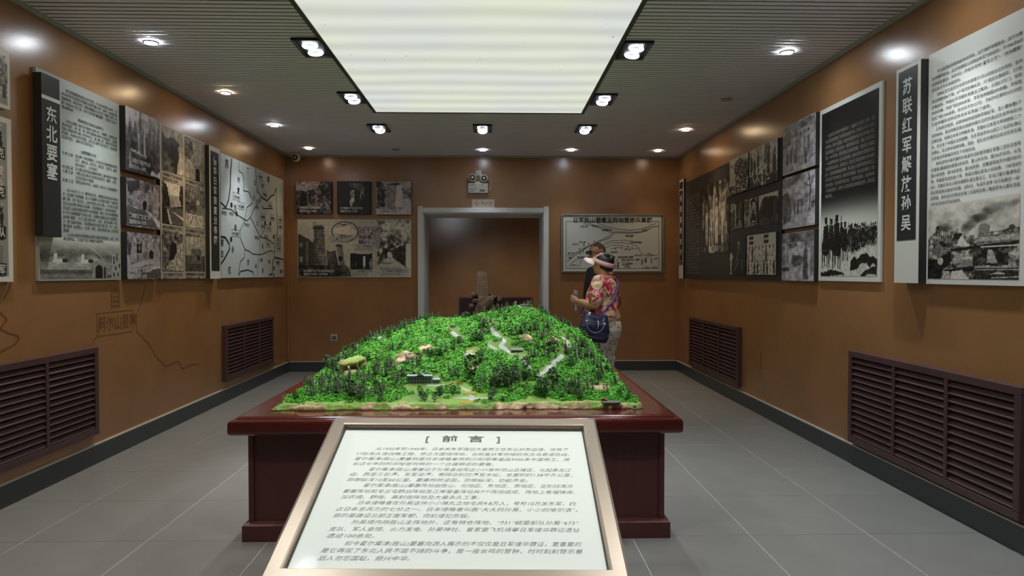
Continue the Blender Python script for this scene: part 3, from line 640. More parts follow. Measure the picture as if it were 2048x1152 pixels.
for x, y_, t, s_ in ((103, 120, '苏', .10), (472, 262, '联', .08), (290, 178, '黑', .06), (208, 262, '内', .07), (206, 358, '蒙', .07), (177, 508, '古', .07), (180, 683, '自', .07), (155, 875, '治', .07), (128, 1062, '区', .08), (345, 420, '龙', .05), (375, 650, '江', .06), (420, 852, '省', .06), (62, 820, '蒙', .08), (62, 915, '古', .08), (292, 990, '吉', .07), (361, 1030, '林', .06), (421, 1065, '省', .06), (80, 555, '满洲里', .042), (145, 565, '海拉尔', .042), (280, 662, '齐齐哈尔', .042), (370, 455, '黑河', .045), (372, 507, '孙吴', .045), (422, 675, '佳木斯', .042), (452, 765, '牡丹江', .042), (370, 775, '哈尔滨', .045), (408, 972, '长春', .045), (480, 987, '延吉', .045), (522, 1045, '朝', .06), (520, 1108, '鲜', .05), (585, 1075, '日本海', .05)):
    c = b.loc(430+x*.2257, 300+y_*.2257); it.append((t, c[0], c[1]-s_*.4, s_, None, 'C'))
text(b.o, it, M['ink'], b.th+.003, 'map_lettering', bold=.012)
# traces of an older map ghosting through the wall paint
Mghost = mat('ghost_lines', rgb(122, 84, 50), .4)
class _W:      # the wall itself used as a drawing plane
    th = 0.0
    def __init__(s): s.o = wl
    def loc(s, u, v): p = on_wall('L', u, v); return p.y, p.z
gw = _W()
def ghost(pts, wd):
    P = [on_wall('L', *q) for q in pts]; mb = MB()
    for a_, c in zip(P[:-1], P[1:]):
        d = (c-a_).normalized(); n = Vector((1, 0, 0)).cross(d)*wd/2
        mb.add([tuple(q + Vector((.0012, 0, 0))) for q in (a_-n, c-n, c+n, a_+n)], [(0, 1, 2, 3)])
    mb.build('ghost_line', Mghost, wl)
g2 = lambda pts: [(x*.1953, 560+y*.1953) for x, y in pts]
ghost(g2([(985, 345), (1360, 305), (1360, 525), (1000, 578), (985, 345)]), .006); ghost(g2([(1000, 578), (965, 605), (955, 650)]), .006)
ghost(g2([(1500, 40), (1450, 200), (1395, 380), (1400, 530), (1530, 660), (1600, 790), (1700, 885), (1820, 830), (1870, 910), (1950, 870), (2040, 860)]), .009)
ghost(g2([(0, 330), (70, 405), (0, 500), (60, 535), (180, 570), (195, 600), (150, 660), (30, 720), (0, 740)]), .010); ghost(g2([(110, 30), (70, 140), (40, 190)]), .016)
gt = empty('ghost_text_anchor', frame_mx('L', Vector((XL, 0, 0)))); 
gt.parent = wl; p_ = on_wall('L', 236, 642); q_ = on_wall('L', 230, 596)
text(gt, [('阿尔山要塞', p_.y, p_.z-.05, .115, .50, 'C'), ('自', q_.y, q_.z-.06, .16, None, 'C')], Mghost, .0015, 'ghost_lettering', bold=.01)
# ================================================================ back wall
WARMP = (1.0, .945, .955)
def k_fence(p):
    p.a[:] = .26; p.noise(.3, 10, 8).noise(.25, 22, 20); p.poly([(0, .72), (.3, .7), (.6, .8), (.72, 1), (0, 1)], .78, wob=.05); kk = p.k
    for i in range(16): p.line([(i/15*.7, 1), (.05+i/15*.6, .72)], .006, .35)
    p.noise(.14, 14, 14, k=kk)
    for x in (.08, .33, .45, .56): p.line([(x, .66), (x+.01, .2)], .02, .62, .6)
    p.rect(.12, .25, .3, .6, .08).poly([(.57, .6), (.62, .45), (.6, .45)], .98); return p.noise(.16, 26, 22)
def k_cave(p):
    p.a[:] = .05; p.noise(.05, 5, 5); p.poly([(.34, .92), (.7, .97), (.85, .8), (.8, .6), (.6, .75), (.4, .8)], .38, wob=.15); p.noise(.25, 14, 14, k=p.k)
    p.poly([(.40, .72), (.5, .75), (.54, .55), (.5, .35), (.42, .2), (.38, .3), (.42, .45)], .82, wob=.07); p.noise(.35, 10, 10, k=p.k); p.ell(.74, .56, .055, .12, .62).ell(.75, .53, .035, .09, .1); return p.noise(.06, 20, 20)
def k_ruin(p):
    p.a[:] = .8; p.noise(.1, 4, 4); p.poly([(0, 1), (.25, .95), (.28, .2), (0, .2)], .3, wob=.12); p.noise(.3, 14, 14, k=p.k); p.poly([(.75, .8), (1, .85), (1, .45), (.78, .5)], .52, wob=.1); p.noise(.25, 16, 16, k=p.k)
    p.poly([(.28, .92), (.6, .88), (.56, .18), (.27, .2)], .58, wob=.03); p.noise(.15, 10, 12, k=p.k); p.poly([(.28, .92), (.62, .97), (.72, .92), (.58, .86)], .3); p.poly([(.58, .88), (.73, .92), (.71, .22), (.53, .18)], .93).ell(.62, .76, .01, .012, .4); p.rect(0, 0, 1, .18, .86); return p.noise(.08, 20, 20)
canvas('B', (592, 362.5, 427, 662.5, 362.5, 427), 'framed_photograph', 'dark photograph of a collapsed thatched shelter beside the corner, above the tower panorama', k_fence, WARMP, ('珲春要塞位于吉林省珲春市', '建造时间1935—1944年'), .06, capx=.1, capy=.15, capw=.6)
canvas('B', (674, 362.5, 428, 741, 362.5, 428), 'framed_photograph', 'nearly black photograph of a pale figure in a tunnel', k_cave, GREY, ('东宁要塞位于黑龙江省东宁县', '建造时间1934—1937年'), .06, capx=.1, capy=.15, capw=.65)
canvas('B', (752.5, 363, 429, 822.5, 363, 429), 'framed_photograph', 'pale photograph of a square concrete blockhouse ruin', k_ruin, WARMP, ('绥芬河要塞位于黑龙江省绥芬河', '建造时间1934—1937年'), .06, capx=.09, capy=.16, capw=.64)
b = Board('B', 595.3, 439, 554.5, 822.7, 439, 554.5, .018, 'photo_board', 'wide sepia panorama of brick towers with inset photographs and a tree avenue', 'display board', M['paper'], M['boardedge'])
p = Pic(b.w/b.h, 150, .60, 77); p.a = .72 + .06*p.X; p.noise(.04, 3, 2)
p.poly([(0, .76), (.1, .66), (.13, .6), (.13, 0), (0, 0)], .24).rect(.012, .52, .04, .6, .5).rect(.012, .26, .04, .35, .6).rect(.072, .2, .088, .62, .42)
p.poly([(.13, .64), (.16, .66), (.16, .2), (.13, .2)], .28)
p.poly([(.135, .88), (.225, .88), (.252, .2), (.165, .2)], .42); kk = p.k; p.noise(.16, 30, 10, k=kk); [p.line([(.14, y_), (.24, y_-.01)], .006, .22) for y_ in (.8, .74, .66, .5, .36)]; p.rect(.14, .3, .165, .86, .3, .7); p.ell(.18, .86, .055, .035, .2).ell(.18, .9, .045, .015, .36).line([(.135, .93), (.15, .96), (.16, .93)], .006, .4)
p.poly([(.25, .47), (.29, .44), (.33, .47), (.36, .17), (.26, .17)], .30); p.noise(.1, 20, 10, k=p.k); p.poly([(.34, .54), (.39, .54), (.42, .15), (.37, .15)], .42); p.noise(.12, 24, 8, k=p.k); p.ell(.36, .55, .034, .018, .2); p.ell(.375, .32, .02, .05, .08)
p.rect(0, 0, .43, .2, .2); p.noise(.22, 40, 14, k=p.k); p.poly([(.40, .22), (.47, .1), (.47, 0), (.4, 0)], .3, wob=.05); p.noise(.25, 40, 14, k=p.k)
tr = p.X > .70+.03*vnoise(p.a.shape, 3, 8, 5); p.put(tr & (p.Y > .2), .5); p.noise(.6, 40, 20, k=tr & (p.Y > .25)); p.blob(.86, .85, .2, .25, .92, .5).blob(.97, .8, .08, .3, .95, .6).blob(.82, .68, .05, .08, .15, .8)
p.poly([(.72, .42), (.76, .36), (.73, .2), (.71, .2)], .3); p.poly([(.79, .42), (.83, .42), (.84, .32), (.96, .16), (.96, .6), (.88, .5)], .2, wob=.05); p.noise(.2, 50, 20, k=p.k); p.poly([(.955, .18), (1, .15), (1, .58), (.955, .58)], .92); p.poly([(.79, .44), (.825, .44), (.83, .34), (.79, .34)], .98)
p.poly([(.78, .34), (.84, .34), (.93, .2), (.96, .16), (1, .12), (1, 0), (.70, 0), (.71, .2)], .80, wob=.02).poly([(.72, .27), (.86, .25), (.82, .22), (.73, .22)], .5, .7).poly([(.72, .18), (.9, .16), (.94, .12), (.72, .12)], .55, .6)
p.noise(.05, 60, 24)
picture(b.o, p, .006, .006, b.w-.012, b.h-.012, b.z, (1.0, .97, .89), hi=.92)
# insets
cw = lambda x, y_: ((x-30)/1278*b.w, (1118-y_)/644*b.h)
el = Pic(1.3, 60, .78, 81).noise(.1, 4, 4); el.poly([(0, .75), (.2, .7), (.7, .85), (.75, .5), (.3, .35), (.05, .5)], .92, wob=.03).poly([(.1, .45), (.3, .35), (.9, .28), (.4, .2)], .5, wob=.05).poly([(.3, .9), (.45, .75), (.6, .9)], .45).poly([(.7, .45), (.8, .7), (.95, .4)], .95); el.noise(.15, 14, 14)
x0, y0 = cw(417, 722); x1, y1 = cw(708, 500)
o = picture(b.o, el, x0, y0, x1-x0, y1-y0, b.z+.001, (1.0, .95, .88), name='oval_picture')
bm = bmesh.new(); bm.from_mesh(o.data); ww, hh = x1-x0, y1-y0
bmesh.ops.delete(bm, geom=[v for v in bm.verts if ((v.co.x/ww-.5)/.5)**2 + ((v.co.y/hh-.5)/.5)**2 > 1.0], context='VERTS'); bm.to_mesh(o.data); bm.free()
mb = MB(); n = 40; rs = []
for k_ in (1.04, .965): rs.append([(x0+ww/2+ww/2*k_*math.cos(2*math.pi*i/n), y0+hh/2+hh/2*k_*math.sin(2*math.pi*i/n), b.z+.0018) for i in range(n)])
mb.rings(rs, caps=False).build('oval_rim', M['ink'], b.o)
r1 = Pic(1.25, 60, .6, 82).noise(.25, 10, 10).noise(.3, 20, 20); r1.ell(.5, .42, .05, .06, .05).blob(.8, .3, .3, .3, .75, .5)
x0, y0 = cw(712, 748); x1, y1 = cw(962, 553); picture(b.o, r1, x0, y0, x1-x0, y1-y0, b.z+.001, (1.0, .93, .97), name='inset_picture')
r2 = Pic(1.35, 60, .08, 83).noise(.05, 5, 5).rect(.58, .2, .68, .82, .95).poly([(.56, .1), (.66, .05), (.66, .14)], .9).poly([(.84, .4), (.92, .6), (.98, .7), (.98, .05), (.9, .05)], .6, wob=.1).rect(.25, .2, .27, .45, .5).ell(.1, .25, .05, .02, .5).rect(.3, .95, .9, 1, .8); r2.noise(.08, 14, 14)
x0, y0 = cw(620, 1030); x1, y1 = cw(868, 850); picture(b.o, r2, x0, y0, x1-x0, y1-y0, b.z+.001, GREY, name='inset_picture')
for (xa, ya, wd, l1, l2) in ((95, 1058, 345, '胜山要塞群位于黑龙江省孙吴县沿江乡', '建造于1934年—1939年底'), (372, 688, 295, '胜山要塞位于黑龙江省孙吴县', '建造于1934年—1939年底'), (655, 780, 295, '半截河要塞位于黑龙江省鸡东县', '建造于1934年—1939年底'), (622, 1058, 245, '庙岭要塞位于黑龙江省密山', '建造于1934年—1937年底'), (930, 1058, 335, '瑷珲要塞位于黑龙江省黑河市爱辉区', '建造于1934年—1937年底')):
    x, y_ = cw(xa, ya); b.z += .0012; b.caption(l1, l2, x, y_, .036, wf=wd/1278*b.w); b.z -= .0012

# framed plan of the barracks
b = Board('B', 1122, 428, 545, 1328, 428, 545, .022, 'plan_board', 'silver-framed white plan of the fortress barracks with a headline across its top', 'map', mat('pale_plan_board', rgb(206, 208, 200), .35), M['boardedge'])
Mchrome = mat('silver_frame', rgb(190, 190, 186), .25, metal=.8)
for a_ in ((0, b.w, 0, .02), (0, b.w, b.h-.02, b.h), (0, .02, .02, b.h-.02), (b.w-.02, b.w, .02, b.h-.02)): MB().box(a_[0], a_[1], a_[2], a_[3], b.th, b.th+.014).build('frame_rail', Mchrome, b.o)
c2 = lambda x, y_: (1100+x*.13889, 400+y_*.13889)
def prect(xa, ya, xb, yb2, wd): mline(b, [c2(xa, ya), c2(xb, ya), c2(xb, yb2), c2(xa, yb2), c2(xa, ya)], wd, 'plan_border', z=b.th+.0006)
prect(183, 222, 1612, 1030, .012); prect(232, 310, 1568, 988, .006)
tx, ty = b.loc(*c2(900, 300)); text(b.o, [('日军胜山要塞主阵地营房示意图', tx, ty-.020, .076, 1.06, 'C')], M['ink'], b.th+.002, 'title_lettering', bold=.022, res=4, label='black headline of the barracks plan')
for wd, pts in [(.006, [(480, 345), (520, 345), (720, 405), (850, 460), (905, 465)]), (.006, [(560, 330), (600, 350), (760, 395), (900, 450)]), (.006, [(680, 330), (850, 395), (1000, 425), (1180, 435), (1330, 415), (1410, 380), (1460, 355), (1525, 342)]),
    (.006, [(920, 445), (1100, 460), (1250, 460), (1350, 440), (1430, 390), (1430, 375)]), (.009, [(915, 470), (1000, 472), (1180, 478), (1300, 468), (1400, 440), (1450, 405), (1460, 385), (1560, 378)]), (.007, [(905, 465), (850, 520), (700, 590), (520, 690), (340, 810), (250, 890)]), (.007, [(920, 480), (870, 540), (740, 590), (560, 660), (300, 800)]),
    (.005, [(780, 620), (880, 590), (1060, 578), (1190, 590)]), (.005, [(770, 650), (880, 618), (1050, 615), (1170, 635), (1250, 668)]), (.005, [(775, 695), (870, 655), (980, 648), (1120, 670)]), (.005, [(870, 710), (960, 682), (1040, 690)]), (.005, [(1180, 700), (1280, 702), (1310, 760), (1370, 795), (1540, 795)]), (.005, [(1250, 668), (1290, 695)]),
    (.006, [(275, 955), (330, 890), (400, 845), (450, 832), (440, 900), (415, 970)]), (.005, [(250, 795), (300, 800)]), (.004, [(850, 900), (1150, 895)]), (.004, [(850, 945), (945, 945)]), (.004, [(1380, 790), (1395, 830), (1340, 850)]), (.004, [(1380, 830), (1360, 890)]), (.004, [(1400, 825), (1450, 825)])]:
    mline(b, [c2(*q) for q in pts], wd, 'plan_line', z=b.th+.0009+random.uniform(0, .0008))
it = []
for x, y_, t in ((488, 380, '黑龙江省'), (655, 372, '胜山屯'), (815, 430, '公路通孙吴'), (1147, 515, '霍尔莫津'), (1360, 432, '黑龙江'), (460, 607, '平台山'), (368, 635, '毛兰屯'), (1237, 608, '北部地区营房'), (1120, 708, '胜山主'), (917, 750, '东南地区'), (298, 765, '南阵地'), (450, 822, '南山营房'), (352, 937, '四方山'), (912, 822, '公路'), (1030, 822, '兵营地区'), (1140, 820, '胜山要塞'), (1185, 858, '后山'), (1260, 857, '营房'), (1090, 860, '医院 仓库'), (1085, 925, '司令部'), (1150, 915, '水源地'), (910, 950, '(弹药库)'), (1115, 960, '停车场'), (1290, 792, '北山口'), (1440, 968, '1934年—1939年'), (1430, 775, '炮台'), (290, 830, '哨所')):
    c = b.loc(*c2(x, y_)); it.append((t, c[0], c[1]-.011, .027, None, 'C'))
for x, y0_, t in ((1325, 860, '孙吴火车'), (1380, 850, '兵器库'), (1460, 850, '军人会'), (978, 910, '通营房路')):
    for k_, ch in enumerate(t): c = b.loc(*c2(x, y0_+k_*20)); it.append((ch, c[0], c[1]-.011, .024, None, 'C'))
text(b.o, it, M['ink'], b.th+.003, 'plan_lettering', bold=.02, res=1)
mb = MB(); 
for x, y_ in ((505, 603), (487, 632), (490, 662), (425, 703), (475, 740), (555, 628), (638, 595), (435, 768), (1230, 800), (1470, 800), (1510, 850), (1535, 838), (880, 880), (970, 868), (920, 880), (1125, 675), (1180, 690), (945, 705), (1035, 690)):
    c = b.loc(*c2(x, y_)); mb.box(c[0]-.009, c[0]+.009, c[1]-.006, c[1]+.007, b.th, b.th+.0022)
mb.build('building_marks', M['ink'], b.o)['kind'] = 'stuff'

# emergency light, its socket and the no-smoking plate
def on_back(u, v, off=0): return hit(u, v, 1, YB-off)
e0 = on_back(956.5, 387); em = empty('emergency_light', frame_mx('B', Vector((e0.x, YB, e0.z)))); tag(em, 'white twin-head emergency light above the doorway', 'emergency light')
MB().box(-.133, .133, 0, .131, .002, .06).build('battery_box', M['plastic'], em, bevel=.008)
MB().box(-.045, .045, .131, .155, .02, .035).build('bracket', M['plastic'], em)
for sx, sy in ((-.078, .202), (.079, .194)):
    hd = MB().lathe([(.030, .01), (.046, .03), (.053, .055), (.053, .075), (.046, .078)], (sx, sy, 0), 28).build('lamp_head', M['plastic'], em, True)
    MB().lathe([(.045, .0785), (.045, .0795)], (sx, sy, 0), 28).build('lens', mat('lamp_lens', rgb(120, 122, 120), .15, metal=.5), hd)
    MB().lathe([(.022, .080), (.014, .088)], (sx, sy, 0), 20).build('bulb', M['plastic'], hd, True); MB().lathe([(.037, .0797), (.037, .0815), (.034, .0815), (.034, .0797)], (sx, sy, 0), 28).build('inner_ring', M['plastic'], hd)
    MB().tube([(sx*.5, .15, .03), (sx, sy-.03, .03)], .01).build('arm', M['plastic'], hd)
MB().tube([(.13, .165, .02), (.165, .17, .02), (.182, .14, .02), (.178, .09, .02), (.155, .045, .02), (.133, .03, .02)], .0045, 6).build('cord', M['plastic'], em, True)
Mfaint = mat('grey_small_print', rgb(110, 112, 110), .6)
text(em, [('应急照明', -.11, .100, .018, None, 'L'), ('220V', .035, .098, .018, None, 'L'), ('消防应急灯具', -.108, .047, .016, None, 'L'), ('3C 认证', -.108, .022, .016, None, 'L')], Mfaint, .0615, 'lettering', bold=.01)
MB().box(.02, .09, .018, .046, .06, .0612).build('rating_plate', Mfaint, em)
p0 = on_back(957.3, 352.5); so = empty('wall_socket', frame_mx('B', Vector((p0.x, YB, p0.z)))); tag(so, 'small white wall socket above the emergency light', 'socket')
MB().box(-.041, .041, 0, .08, .002, .012).build('plate', M['plastic'], so, bevel=.003); MB().box(-.018, .018, .012, .06, .012, .03).build('plug', M['plastic'], so, bevel=.003); MB().tube([(0, .012, .025), (.03, -.03, .02), (.06, -.06, .03)], .004, 6).build('cord', M['plastic'], so)
p0 = on_back(966.5, 416.8); sg = empty('no_smoking_plate', frame_mx('B', Vector((p0.x, YB, p0.z)))); tag(sg, 'small brushed metal no-smoking plate above the door frame', 'sign')
MB().box(-.152, .152, .004, .118, .002, .016).build('plate', mat('pale_gold_plate', rgb(214, 200, 184), .35), sg)
Msign = mat('brown_sign_print', rgb(140, 108, 96), .5)
mb = MB(); 
for a_ in ((-.142, .142, .014, .0175), (-.142, .142, .1045, .108), (-.142, -.1385, .0175, .1045), (.1385, .142, .0175, .1045)): mb.box(a_[0], a_[1], a_[2], a_[3], .0162, .0168)
mb.build('border_print', Msign, sg)
mb = MB(); rs = [[(-.086+r*math.cos(2*math.pi*i/32), .061+r*math.sin(2*math.pi*i/32), .0166) for i in range(32)] for r in (.034, .0275)]; mb.rings(rs, caps=False)
mb.add([(-.110, .080, .0167), (-.105, .085, .0167), (-.062, .042, .0167), (-.067, .037, .0167)], [(0, 1, 2, 3)]).add([(-.105, .056, .0168), (-.075, .056, .0168), (-.075, .064, .0168), (-.105, .064, .0168)], [(0, 1, 2, 3)]); mb.build('no_smoking_symbol', Msign, sg)
text(sg, [('禁止吸烟', .045, .058, .036, .155, 'C'), ('NO SMOKING', .045, .034, .019, .15, 'C')], Msign, .0168, 'lettering', bold=.02)
p0 = on_back(668.5, 681.5); so = empty('wall_socket', frame_mx('B', Vector((p0.x, YB, p0.z)))); tag(so, 'pale socket outlet low on the brown wall beside the model', 'socket')
MB().box(-.043, .043, 0, .086, .002, .014).build('plate', M['plastic'], so, bevel=.003); MB().box(-.03, .03, .012, .07, .014, .017).build('insert', Mfaint, so)
for x in (-.012, .012): MB().box(x-.003, x+.003, .03, .05, .017, .018).build('slot', M['ink'], so)

# dome camera in the corner
c0 = hit(592, 303, 1, YB-.16); dc = empty('dome_camera', loc=(c0.x, YB-.16, ZC)); tag(dc, 'white turret security camera under the ceiling corner', 'security camera')
MB().lathe([(.050, 0), (.055, -.02), (.055, -.045)], n=28).build('mount', M['plastic'], dc, True)
r = [(.056*math.cos(t), -.062+.056*math.sin(t)) for t in np.linspace(1.2, -1.5, 10)]
hd = MB().lathe(r, n=28).build('ball', M['plastic'], dc, True)
MB().lathe([(.030, -.0585), (.036, -.052), (.036, -.04)], (0, 0, 0), 24, ax=1).build('lens_face', M['black'], hd, True).location = (0, 0, -.066)
MB().lathe([(.012, -.063), (.014, -.058)], (0, 0, 0), 16, ax=1).build('lens', M['plastic'], hd).location = (0, 0, -.066)

# ================================================================ right wall
s = strip('R', 1358, 361, 557, 1366.5, 358.5, 557, .03, 'very narrow white-bordered title strip beside the black labourer panel', '修筑要塞的劳工', 1362.5, 397, 21.5, .62, M['paper'])
MB().box(.02, s.w-.02, s.loc(1362, 530)[1], s.h-.03, s.th+.0004, s.th+.0016).build('black_field', Mdark, s.o); yb = s.loc(1362, 380)[1]; MB().box(.02, s.w-.02, yb-.01, yb+.01, s.th+.0016, s.th+.0024).build('white_bar', M['paper'], s.o)
b = Board('R', 1371.5, 366, 557, 1563, 274, 561, .03, 'photo_board', 'long charcoal panel with grey text and black-and-white photographs of labourers', 'display board', mat('black_gradient_board', rgb(52, 52, 51), .42), M['boardedge'])
gtext = ['　　日本关东军修筑要塞时强征大批中国劳工', '和战俘，他们在刺刀和皮鞭下从事繁重苦役', '劳动，衣不蔽体，食不果腹，住的是阴暗潮', '湿的工棚，每天劳动十几个小时以上，许多', '人冻死、饿死、累死、病死，为了保守军事', '秘密，工程完工后日军将劳工秘密集体屠杀']*5
it = []
for k in range(27):
    v0 = 391+k*5.9; x, y_ = b.loc(1374.5, v0 + 4 - k*.12); x2, _ = b.loc(1400, v0); it.append((gtext[k].strip('　'), x+(.06 if k % 6 == 0 else 0), y_-.012, .026, (x2-x)*(.98 if k % 6 != 5 else .7)-(.06 if k % 6 == 0 else 0), 'L'))
Mgt = mat('grey_print', rgb(132, 128, 120), .5)
text(b.o, it, Mgt, b.z+.001, bold=.012, res=1)
def g_group(p):
    p.a[:] = .14; p.noise(.08, 6, 6); p.rect(.66, .45, .72, 1, .6).rect(.85, .8, .88, 1, .5)
    r = random.Random(3)
    for row, (y_, h) in enumerate(((.35, .52), (.25, .55), (.12, .6))):
        for i in range(5): x = .08+i*.2+row*.05+r.uniform(-.03, .03); p.person(x, y_, h*(1+.25*(i/4)), r.choice((.68, .55, .72, .25)), .45, .10)
    for x in (.3, .45, .6, .78, .9): p.line([(x, .05), (x+.01, .4)], .012, .78); p.line([(x+.05, .05), (x+.04, .4)], .012, .15)
    p.rect(0, 0, 1, .1, .3).ell(.45, .06, .2, .06, .75, wob=.1); return p.noise(.22, 18, 14)
def g_crowd(p): p.a[:] = .78; p.noise(.06, 4, 4); p.poly([(.2, .8), (.6, .95), (1, .8), (1, 0), (.3, 0), (.35, .45)], .3, wob=.15); p.rect(0, 0, 1, .25, .4); k = p.a < .5; p.noise(.6, 20, 20, k=k); p.ell(.08, .8, .05, .05, .2); return p
def g_labour(p):
    p.a[:] = .78; p.rect(.55, .5, .75, 1, .35).rect(.42, .6, .5, 1, .68); p.noise(.06, 4, 4)
    for x, y_, h, v in ((.08, .35, .6, .25), (.2, .3, .5, .2), (.33, .35, .55, .18), (.7, .2, .6, .22), (.9, .1, .7, .18), (.55, .0, .5, .3)): p.person(x, y_, h, v, .35, .14)
    p.rect(0, 0, .45, .3, .22).rect(.6, 0, 1, .25, .15); p.line([(.1, .4), (.2, .08), (.3, .25)], .02, .8).line([(.35, .5), (.5, .4), (.6, .5), (.55, .4), (.65, .35)], .018, .85).line([(.3, .5), (.32, .2), (.45, .05)], .02, .75); p.ell(.68, .22, .03, .03, .9).poly([(.64, .1), (.7, .15), (.75, .1)], .9); return p.noise(.25, 16, 16)
def g_two(p): p.a[:] = .22; p.noise(.15, 5, 5); p.ell(.1, .9, .3, .2, .6, wob=.1); p.line([(.42, .85), (.40, .5), (.42, .15)], .04, .68).line([(.72, .75), (.74, .3), (.82, .1)], .04, .6).ell(.45, .88, .05, .05, .6); p.rect(.2, .04, .9, .08, .5); return p.noise(.18, 10, 12)
def g_arch(p): p.a[:] = .45; p.noise(.25, 8, 8); p.ell(.68, .55, .32, .42, .1).ell(.7, .5, .2, .36, .7).ell(.7, .45, .12, .13, .3).poly([(.3, .1), (.42, .9), (.5, .8), (.42, 0)], .75, wob=.05).rect(.55, .15, .85, .42, .15).rect(.6, .15, .78, .19, .85); return p.noise(.2, 12, 14)
def g_tent(p): p.a[:] = .82; p.poly([(0, .5), (.2, .85), (.35, .92), (.95, .85), (1, .7), (1, 0), (0, 0)], .13, wob=.03).line([(.05, .5), (.22, .7)], .015, .55).rect(.82, .3, .85, .75, .5).ell(.5, .86, .03, .02, .8); p.rect(0, 0, 1, .25, .24); p.noise(.14, 14, 8, k=p.Y < .35); return p.noise(.04, 12, 12)
def g_dark(p): p.a[:] = .12; p.line([(.55, .9), (.6, .85), (.55, .65), (.42, .4)], .025, .5).ell(.56, .88, .05, .05, .6).poly([(0, .55), (.1, .65), (.2, .5), (.12, .4), (0, .42)], .8, wob=.04).poly([(.02, .4), (.12, .4), (.12, .05), (.04, .05)], .65, wob=.05).line([(.28, .08), (.62, .42)], .012, .6).line([(.82, .4), (.78, .2)], .02, .45).rect(0, 0, .15, .06, .6); return p.noise(.1, 8, 8)
def g_rows(p):
    p.a[:] = .84; p.noise(.04, 4, 4)
    for x, y_ in ((.08, .88), (.08, .76), (.60, .88), (.60, .76)): p.rect(x, y_, x+.16, y_+.09, .14)
    for i in range(8): x = .08+i*.12; p.person(x, .3, .42, (.75, .3, .8, .7)[i % 4], .2, .11)
    for i in range(9): x = .06+i*.11; p.person(x, .02, .34, (.3, .75, .2)[i % 3], .18, .15)
    p.rect(.97, 0, 1, 1, .8); return p.noise(.3, 18, 18, k=p.Y < .68)
c5 = lambda x, y_: (1340+x*.36454, 180+y_*.36454)
for fn, (xa, ta, ba), (xb, tb, bb_), nm in ((g_group, (177, 540, 890), (326, 470, 895), 0), (g_crowd, (337, 385, 582), (439, 340, 545), 1), (g_labour, (446, 338, 541), (601, 262, 500), 1), (g_two, (334, 628, 772), (402, 607, 757), 0), (g_arch, (409, 605, 757), (483, 585, 740), 0), (g_tent, (489, 583, 745), (596, 550, 728), 0), (g_dark, (331, 820, 1012), (415, 812, 1013), 0), (g_rows, (433, 800, 1013), (592, 778, 1014), 1)):
    A = b.loc(*c5(xa, ta)); A2 = b.loc(*c5(xa, ba)); B = b.loc(*c5(xb, tb)); B2 = b.loc(*c5(xb, bb_))
    x0, x1, y1, y0 = (A[0]+A2[0])/2, (B[0]+B2[0])/2, (A[1]+B[1])/2, (A2[1]+B2[1])/2; zz = b.th+(.018 if nm else .004)
    if nm: MB().box(x0, x1, y0, y1, b.th, zz-.001).build('mount', M['boardedge'], b.o)
    picture(b.o, fn(Pic((x1-x0)/(y1-y0), 66, .5, int(xa))), x0, y0, x1-x0, y1-y0, zz, (1.0, .975, .90))
# three ink paintings
INK = (1.0, .97, 1.0)
def i_base(p): p.a[:] = .72; p.noise(.12, 3, 3); return p
def i1(p): i_base(p); p.poly([(0, 1), (1, 1), (1, .72), (.6, .85), (.3, .6), (0, .55)], .5, wob=.15).noise(.12, 8, 8, k=p.k); [p.person(x, .32, .46, .55, .4, .09) for x in (.45, .56, .68, .8)]; [p.person(x, .18, .3, .4, .35, .16) for x in (.15, .28, .4)]; p.person(.72, .1, .3, .3, .5, .14); p.line([(.82, .18), (1, .24)], .012, .2); return p.noise(.18, 9, 14)
def i2(p): i_base(p); p.poly([(0, 1), (.7, 1), (.4, .85), (0, .78)], .48, wob=.12); p.line([(.84, .3), (.87, .7), (.82, .95)], .022, .3).line([(.86, .72), (.68, .80)], .012, .3).line([(.87, .72), (1, .95)], .012, .3).line([(.75, .6), (.78, .45)], .02, .4); p.poly([(0, .65), (.2, .7), (.32, .4), (.28, .15), (0, .1)], .42, wob=.1); [p.person(x, .25, .28, .45, .4, .15) for x in (.4, .5, .62)]; p.ell(.95, .38, .06, .06, .35, wob=.05); return p.noise(.18, 10, 13)
def i3(p): i_base(p); p.rect(0, .8, 1, 1, .45); p.noise(.15, 5, 8, k=p.k); p.rect(.02, .3, .1, .8, .55).rect(.16, .35, .22, .8, .6).poly([(.68, .02), (.84, .02), (.82, .6), (.76, .72), (.70, .6)], .3, wob=.04).ell(.77, .74, .035, .05, .45).rect(.9, .1, 1, .7, .55); p.ell(.5, .42, .2, .12, .38, wob=.12).ell(.12, .25, .12, .05, .28, wob=.1).ell(.35, .74, .13, .06, .4, wob=.1); p.line([(.35, .35), (.55, .5)], .01, .2).line([(.6, .32), (.42, .48)], .01, .2); return p.noise(.17, 10, 12)
for k, (q, fn, lb) in enumerate((((1566, 254, 353, 1631.5, 227, 329.5), i1, 'purple ink drawing of huddled standing labourers, topmost of three'), ((1565, 357, 460.5, 1630.5, 339.5, 448), i2, 'purple ink drawing with a bare tree and crouching labourers'), ((1564, 468, 561.5, 1628, 460, 561.5), i3, 'purple ink drawing of a guard standing over workers in a shed'))):
    canvas('R', q, 'ink_drawing', lb, fn, INK, th=.042)
